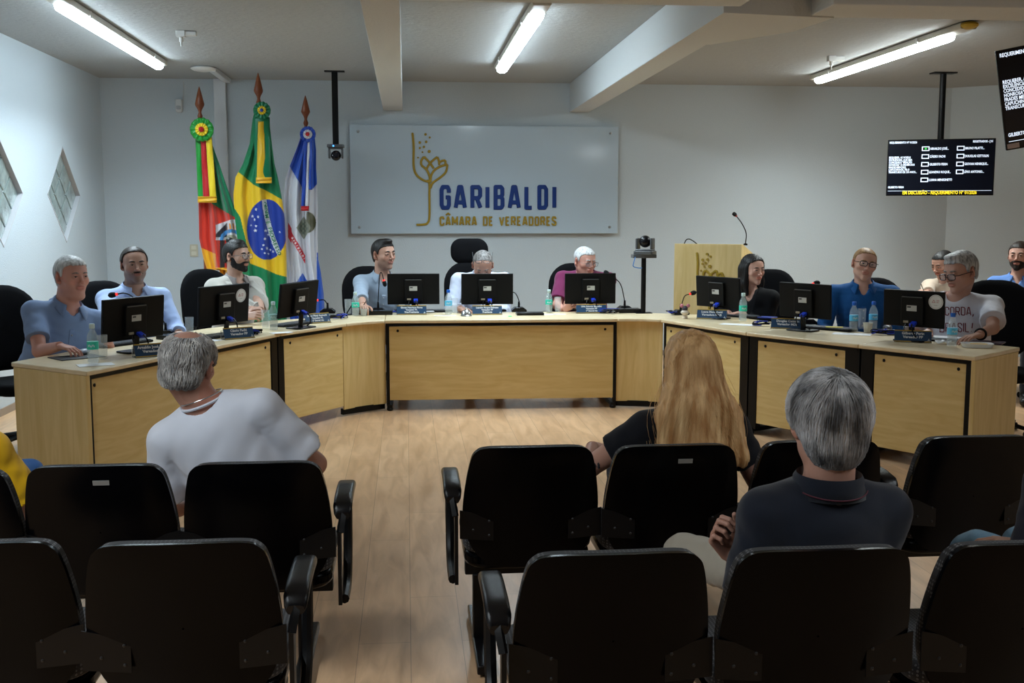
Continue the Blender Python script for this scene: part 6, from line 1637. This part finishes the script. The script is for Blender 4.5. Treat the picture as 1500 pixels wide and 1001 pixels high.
person('man with thick silver-grey hair in a navy polo shirt seen from behind', A_(1212, 622, 2.86), D(91), .04, 0, hs=1.16, byaw=D(91), nk=(.0, -.02, -.150), sw=.172, w=1.12, belly=.02, shz=-.075, hip=(.0, .06, -.42), hipz=.54, skin=(.42, .23, .17), fat=.2,
       wrists=[A_(1180, 830, 3.15), A_(1068, 812, 2.98)], hands=[None, dict(d=(-.5, -.25, .8), n=(-.6, .2, .5), curl=1.2)], pole=[(-.4, -.1, -1), (.30, -.15, -1)], arm=(.285, .37), hair=hA3, outfit=ofA3, seed=33, pants=cloth('khaki_trousers', (.42, .38, .31)), lower=[(A_(1002, 812, 3.35), A_(990, 960, 3.3)), None])
# person in yellow at the left edge, jeans person at the right edge
yel = cloth('tee_yellow', (.75, .42, .005))
def ofA4(x): garment(x, 'tee_shirt', yel, g=.016, to=.75, amp=.005, loose=.03)
jeans = cloth('blue_jeans', (.03, .075, .17), var=.2)
person('person in a yellow t-shirt and blue jeans cut off by the left edge', A_(-105, 560, 4.0), D(80), 0, 0, hs=1.08, byaw=D(84), nk=(.0, -.01, -.165), sw=.20, w=1.15, hip=(.0, .06, -.40), hipz=.53, skin=(.40, .22, .16), wrists=[None, A_(5, 715, 4.25)], hands=[None, dict(d=(-.3, .9, -.1), n=(0, 0, 1), curl=.6)], pole=[None, (.8, -.5, -.8)],
       hair=H_(hair_brown), outfit=ofA4, seed=34, pants=cloth('royal_blue_jeans', (.015, .10, .33)), lower=[None, (A_(40, 697, 4.45), A_(50, 800, 4.5))])
jeans2 = cloth('light_blue_jeans', (.13, .25, .36), var=.15)
def ofA5(x): garment(x, 'jumper', cloth('jumper_dark', (.02, .02, .03)), g=.016, to=1.9, amp=.005)
person('person in light blue jeans cut off by the right edge, knee raised', A_(1640, 570, 2.75), D(100), 0, 0, hs=1.08, byaw=D(100), nk=(.0, -.01, -.165), sw=.20, hip=(.0, .04, -.42), hipz=.54, skin=(.42, .24, .17), wrists=[A_(1506, 800, 2.9), None], hands=[dict(d=(-.9, .1, .1), n=(0, 0, 1), curl=.5), None], pole=None,
       hair=H_(hair_brown), outfit=ofA5, seed=35, pants=jeans2, lower=[(A_(1434, 820, 3.05), A_(1428, 960, 3.12)), None], kr=.084)
# ------------------------------------------------ office chairs at the desk
def oc(px, py, Y, face, label, **k):
    p = aty(px, py, Y); office_chair(p.x, p.y, D(face), label, **k)
oc(28, 430, 7.55, -42, 'black office chair behind the man at the near left end', hb=.58, w=.54)
oc(168, 430, 8.35, -55, 'black office chair behind the man with the moustache', hb=.56)
oc(322, 400, 9.35, -52, 'black office chair behind the man in the beige blazer', hb=.60, w=.50)
oc(548, 400, 10.2, -75, 'black office chair behind the man in the grey-blue shirt', hb=.58, w=.52)
oc(692, 400, 10.15, -88, 'high black office chair with a headrest behind the bowed man', hb=.62, head=True, w=.50)
oc(848, 400, 10.2, -90, 'black office chair behind the man in burgundy', hb=.60, w=.52)
oc(1122, 410, 9.25, -118, 'black office chair behind the woman in black', hb=.58, w=.46)
oc(1285, 420, 8.35, -108, 'black office chair behind the man in the bright blue shirt', hb=.55)
oc(1455, 430, 7.45, -122, 'black office chair behind the man in the printed tee', hb=.58, w=.56)
oc(1395, 430, 9.62, -140, 'low black office chair under the writing person in beige', hb=.30, w=.44)
oc(1508, 430, 9.15, -125, 'low black office chair under the bearded man in cornflower blue', hb=.30, w=.44)
# ================================================================ FLAGS
def flag_mat():
    m = vcol_mat('flag_satin', .42, spec=.4, sheen=.3); return m
fmat = flag_mat(); ftx = mat('flag_green_text', (.01, .16, .06), .6); finm = wood('reddish_finial_wood', (.18, .045, .015), (.27, .08, .03), (4, 4, 1), .35)
RS_G = (.005, .20, .085); RS_R = (.62, .035, .015); RS_Y = (.80, .42, .01); B_G = (.0, .19, .065); B_Y = (.78, .50, .01); B_B = (.006, .035, .30); WH = (.66, .67, .72); G_B = (.015, .09, .50); RB_G = (.01, .28, .03)
def flag(name, label, Y0, pole, rows, colf, fin, rib, ros, nfold=5, amp=.035, seed=0, text=None):
    """rows: (y, xl, xr) outline in photo pixels at depth Y0"""
    ys = [r[0] for r in rows]; xls = [r[1] for r in rows]; xrs = [r[2] for r in rows]
    pb = aty(pole[0], pole[1], Y0+.03)
    t = thing('flag', label, 'flag', (pb.x, pb.y, 0), 0, 'flags on wooden poles'); O = Vector((pb.x, pb.y, 0))
    top = aty(fin[0], fin[1], Y0+.03); dx = top.x-pb.x
    MB().tube([(dx, 0, top.z-.02), (0, 0, .05)], .016, 12).build('pole', finm, t)
    MB().lathe([(.16, 0), (.17, .02), (.05, .045), (.03, .12)], (0, 0, 0), 24).build('stand', black_mt, t)
    L = aty(fin[0], fin[1], Y0+.03).z-aty(fin[0], fin[2], Y0+.03).z; L = abs(L)
    MB().lathe([(.014, -.03), (.022, -.02), (.026, .0), (.018, .02), (.014, .04*L/.3), (.02, .06), (.042, .10), (.046, .13*L/.32), (.02, L*.8), (.003, L)], (dx, 0, top.z), 20).build('finial', finm, t)
    NX, NY = 120, 400; rn = random.Random(seed); ph = rn.random()*6
    G, cols = [], []
    for j in range(NY+1):
        y = ys[0]+(ys[-1]-ys[0])*j/NY; xl = np.interp(y, ys, xls); xr = np.interp(y, ys, xrs); row = []
        v = j/NY
        for i in range(NX+1):
            u = i/NX; x = xl+(xr-xl)*u
            f = math.sin(u*2*PI*nfold*.5+ph+.8*math.sin(v*3)); g_ = math.sin(u*2*PI*nfold+1.7+2*v)
            yy = -.03-(.02+amp*min(1, v*2.2+.15))*(.65*f+.35*g_+.2)-.05*math.sin(PI*u)*v
            p = aty(x, y, Y0+yy); row.append(p-O); cols.append(colf(x, y))
        G.append(row)
    mb = MB().grid(G); o = mb.build('cloth', fmat, t, smooth=180, solid=.003)
    ca = o.data.color_attributes.new('Col', 'FLOAT_COLOR', 'POINT'); arr = np.ones((len(cols), 4), np.float32); arr[:, :3] = cols; ca.data.foreach_set('color', arr.ravel())
    # ribbons: list of (x0t,x0b,x1t,x1b,ytop,ybot,color)
    for ri, (a0, a1, b0, b1, yt, ybt, col) in enumerate(rib):
        G = []; n = 40
        for j in range(n+1):
            v = j/n; y = yt+(ybt-yt)*v; row = []
            for i in range(7):
                u = i/6; x = (a0+(a1-a0)*v)*(1-u)+(b0+(b1-b0)*v)*u
                row.append(aty(x, y, Y0-.105-.012*ri-.012*math.sin(u*PI)-.006*math.sin(v*9+a0+u*2))-O)
            G.append(row)
        r_ = MB().grid(G).build('ribbon', col, t, smooth=180, solid=.003)
    # rosette
    (rx, ry, cols_) = ros; rc_ = aty(rx, ry, Y0-.15)-O
    for k, (rad, m_) in enumerate(cols_):
        mb = MB(); n = 72; rings = []
        for q in range(6):
            rr_ = rad*(q/5)
            rings.append([rc_+Vector((rr_*math.cos(2*PI*i/n), -.012-.016*k+.008*(q/5)*math.sin(2*PI*i/n*12)*(1 if k < len(cols_)-1 else .2)-(.02*(1-q/5) if k == len(cols_)-1 else 0), rr_*math.sin(2*PI*i/n)*(1+.05*math.sin(i*1.3)))) for i in range(n)])
        mb.grid(rings, closed=True); mb.build('rosette' if k == 0 else 'rosette_centre' if k == len(cols_)-1 else 'rosette_ring', m_, t, smooth=60, solid=.004)
    if text: text(t, O)
    return t, O
def sat(n, c): return mat('satin_'+n, c, .35, sheen=.2, bump=.2, bscale=60)
sg, sr, sy_, sdg, sbl, swh, sgold = sat('green', RB_G), sat('red', (.5, .01, .015)), sat('yellow', (.85, .62, .02)), sat('deep_green', (.0, .17, .07)), sat('blue', (.01, .06, .42)), sat('white', (.65, .66, .7)), sat('gold', (.75, .40, .01))
def rs_col(x, y):
    if x > 316 and 321 < y < 392:
        ex, ey = x-337, y-345
        if y > 322+max(0, (338-x))*.35 and y < 352:
            if (abs(ex-2)/17)**2+(abs(y-352)/16)**2 < 1 and (abs(ex-2)/12)**2+(abs(y-353)/12)**2 > 1: return (.05, .25, .55)
            if (ex-2)**2+(y-354)**2 < 100: return (.35, .35, .25)
            if x < 333 and y > 341-(x-318)*1.0 and y < 348: return (.02, .015, .02)
            for k in range(6):
                gx = 332+k*4.5; gy = 326+abs(k-1.5)*3.2
                if abs(x-gx-(y-gy)*.15) < 1.1 and gy < y < gy+9: return (.8, .30, .05)
            return (.68, .68, .70)
        if y >= 352 and x > 322 and x < 329: return (.015, .012, .012)  # shade at the pole, painted into the cloth as a dark strip
        if y > 352: return RS_R
    if x > 310 and y < 304+(x-319.5)*.6: return RS_G
    if y < 362+(x-292)*.42: return RS_R
    return RS_Y
flag('flag_rs', 'green, red and yellow flag, leftmost of the three flags', 11.35, (304, 470), [(198, 297, 303), (215, 293, 312), (240, 291, 321), (270, 290.5, 331), (300, 291, 342), (322, 291.5, 349), (350, 292, 353), (378, 298, 352), (394, 303, 351), (396, 322, 351), (440, 324, 350), (480, 326, 349)], rs_col,
     (293, 170, 127), [(286, 290, 294, 298, 196, 291, sg), (293.5, 297.5, 301, 308, 196, 290, sr), (301, 307, 310, 317, 196, 290, sy_), (289.5, 289.5, 317.5, 317.5, 288, 297, sgold)], (296, 190, [(.115, sg), (.062, sy_), (.026, sr)]), seed=1)
def bz_col(x, y):
    # circle with band
    cx, cz, rx, rz_ = 391, 336.5, 29.5, 44.5
    e = ((x-cx)/rx)**2+((y-cz)/rz_)**2
    if e < 1:
        # white band: arc centred lower left
        bx = 387+(y-293)*.10+ (y-293)**2*.00230
        if abs(x-bx) < 3.7 and y > 292: return (.70, .72, .72)
        for (sx, sy2, r) in [(375, 307, 1.3), (370, 317, 1.1), (378, 318, 1.3), (373, 322, 1), (368, 330, 1), (375, 331, 1.2), (374, 338, 1.6), (390, 322, 1.2), (389, 338, 1.4), (395, 331, 1), (388, 350, 1.3), (393, 344, 1.2), (397, 348, 1), (386, 359, 1.2), (391, 364, 1.4), (396, 366, 1.2), (400, 369, 1.1), (402, 361, 1.2), (399, 356, 1), (393, 372, 1.1), (388, 371, 1), (384, 365, 1), (410, 340, 1)]:
            dx, dy = x-sx, y-sy2; a = math.atan2(dy, dx); rr_ = r*(1.5 if math.cos(5*a+1.57) > .2 else .8)
            if dx*dx+dy*dy < rr_*rr_: return (.68, .70, .74)
        return B_B
    up = np.interp(x, [345, 352, 372, 395, 417, 425], [250, 254, 271, 282, 295, 300]); lo = np.interp(x, [340, 352, 360, 366, 385, 405, 420], [300, 318, 352, 386, 393, 402, 406])
    return B_Y if up < y < lo else B_G
def bz_text(t, O):
    s = 'ORDEM E PROGRESSO'; n = len(s)
    for k, chh in enumerate(s):
        if chh == ' ': continue
        y = 296.5+(k+.5)*4.55; x = 387+(y-293)*.10+(y-293)**2*.0023; dxdy = .10+(y-293)*.0046
        p = aty(x, y, 11.0)-O
        o = text_mesh('flag_letter', chh, .050, ftx, t, (0, 0, 0), bold=.0014, align='CENTER')
        a = -math.atan(1/max(dxdy, .02))       # text runs downward
        Rm = Matrix.Rotation(a, 4, 'Y').inverted()
        dirv = Vector((dxdy, 0, -1)).normalized(); upv = Vector((1, 0, dxdy)).normalized()
        M_ = Matrix((dirv, upv, dirv.cross(upv))).transposed().to_4x4()
        # find the cloth surface
        M_.translation = p-upv*.016; o.matrix_local = M_; o['_y'] = 1
t_, O_ = flag('flag_br', 'Brazilian flag with blue starred disc and green rosette, middle of the three flags', 11.3, (383, 470), [(160, 374, 392), (175, 370, 394), (210, 366, 398), (240, 356, 402), (260, 345, 407), (285, 342, 412), (320, 344, 417), (360, 349, 419), (400, 355, 420), (430, 360, 420), (470, 364, 420), (500, 366, 420)], bz_col,
     (379, 150, 107), [(371, 374, 395, 398, 172, 268, sdg), (378, 376, 387, 389, 178, 262, sat('amber', (.75, .45, .01))), (375, 375, 398, 398, 260, 268.5, sgold)], (384, 162, [(.085, sdg), (.042, sy_), (.016, sbl)]), seed=2, amp=.018)
bvf = None
for o in kids(t_):
    if o.name.startswith('cloth'): bvf = bvh_of(o)
bz_text(t_, O_)
for o in kids(t_):
    if '_y' in o:
        del o['_y']; p = o.location.copy(); h = bvf.ray_cast(Vector((p.x, -1, p.z)), Vector((0, 1, 0)))
        h2 = bvf.ray_cast(Vector((p.x+.016, -1, p.z)), Vector((0, 1, 0)))
        yy = min(h[0].y if h[0] else 0, h2[0].y if h2[0] else 0)
        # keep the line of sight: slide along the camera ray
        wp = p+O_; cam_ = Vector((0, 0, H)); d = (wp-cam_); k = ((yy+O_.y-.02)-cam_.y)/d.y; np_ = cam_+d*k-O_; o.location = np_
def gb_col(x, y):
    if y < 250+(x-428)*1.7 and x < 447: return G_B
    if x >= 447 and y < 281-(x-447)*1.1+(8 if x > 456 else 0): return G_B
    # emblem
    ex, ey = x-445, y-334
    if abs(ex)/11+abs(ey)/17 < 1: return (.10, .13, .10) if (abs(ex)/7.5+abs(ey)/12 < 1 and (int(x*.35)+int(y*.3)) % 2) else (.22, .23, .18)
    if 447 < x < 463 and ((x-448)/15)**2+((y-326)/16)**2 < 1 and y < 345-(463-x)*.2 and x > 449: return (.10, .10, .05)
    rb = 342+(x-425)*1.75
    if 422 < x < 447 and abs(y-rb) < 6+(x < 427)*5: return (.60, .02, .04)
    if y > 398-(x-440)*.0 and abs(x-443) < (y-400)*.6: return G_B
    if x > 464 and y > 370: return G_B
    return WH
def gb_text(t, O): pass
t_, O_ = flag('flag_gb', 'blue and white flag with grey crest and red scroll, rightmost of the three flags', 11.38, (450, 470), [(186, 446, 457), (200, 441, 461), (220, 434, 463), (245, 424, 463), (262, 418, 464), (300, 415, 465), (350, 418, 465), (380, 421, 466), (400, 423, 470), (430, 424, 474), (470, 425, 476)], gb_col,
     (448, 180, 140), [(446, 441, 452, 447, 200, 305, sbl), (451, 447, 455, 452, 200, 304, swh), (454, 452, 458, 457, 200, 278, sbl), (441, 441, 453, 452, 302, 309, sr)], (451, 197, [(.078, sbl), (.045, swh), (.02, sr)]), seed=3)
for k, chh in enumerate('GARIBALDI'):
    x = 427.3+k*2.15; y = 345.5+(x-425)*1.75
    o = text_mesh('flag_letter', chh, .028, mat('flag_scroll_text', (.7, .68, .66), .6), t_, (0, 0, 0), bold=.0008, align='CENTER')
    M_ = Matrix.Rotation(math.atan(1.75), 4, 'Y') @ Matrix.Rotation(PI/2, 4, 'X'); M_.translation = aty(x, y, 11.22)-O_; o.matrix_local = M_
for o in list(bpy.data.objects):
    if o.name in ('flag_rs', 'flag_br', 'flag_gb'): o.name = 'flag'
# ================================================================ WORLD, CAMERA
w = bpy.data.worlds.new('world'); bpy.context.scene.world = w; w.use_nodes = True
bg = w.node_tree.nodes['Background']; bg.inputs[0].default_value = (.35, .40, .45, 1); bg.inputs[1].default_value = .35
cam = bpy.data.cameras.new('camera'); co = bpy.data.objects.new('camera', cam); C.objects.link(co)
cam.sensor_fit = 'HORIZONTAL'; cam.sensor_width = 36.; cam.lens = F*36./1500.; cam.clip_start = .05
co.location = (0, 0, H); co.rotation_euler = (PI/2-P, 0, -YAW)
sc = bpy.context.scene; sc.camera = co
sc.view_settings.view_transform = 'Standard'; sc.view_settings.look = 'None'; sc.view_settings.gamma = 1.; sc.view_settings.exposure = 0.; sc.view_settings.use_curve_mapping = False
sc.cycles.max_bounces = 8; sc.cycles.diffuse_bounces = 4; sc.cycles.transmission_bounces = 8; sc.cycles.caustics_reflective = False; sc.cycles.caustics_refractive = False
try: sc.cycles.use_denoising = True
except Exception: pass
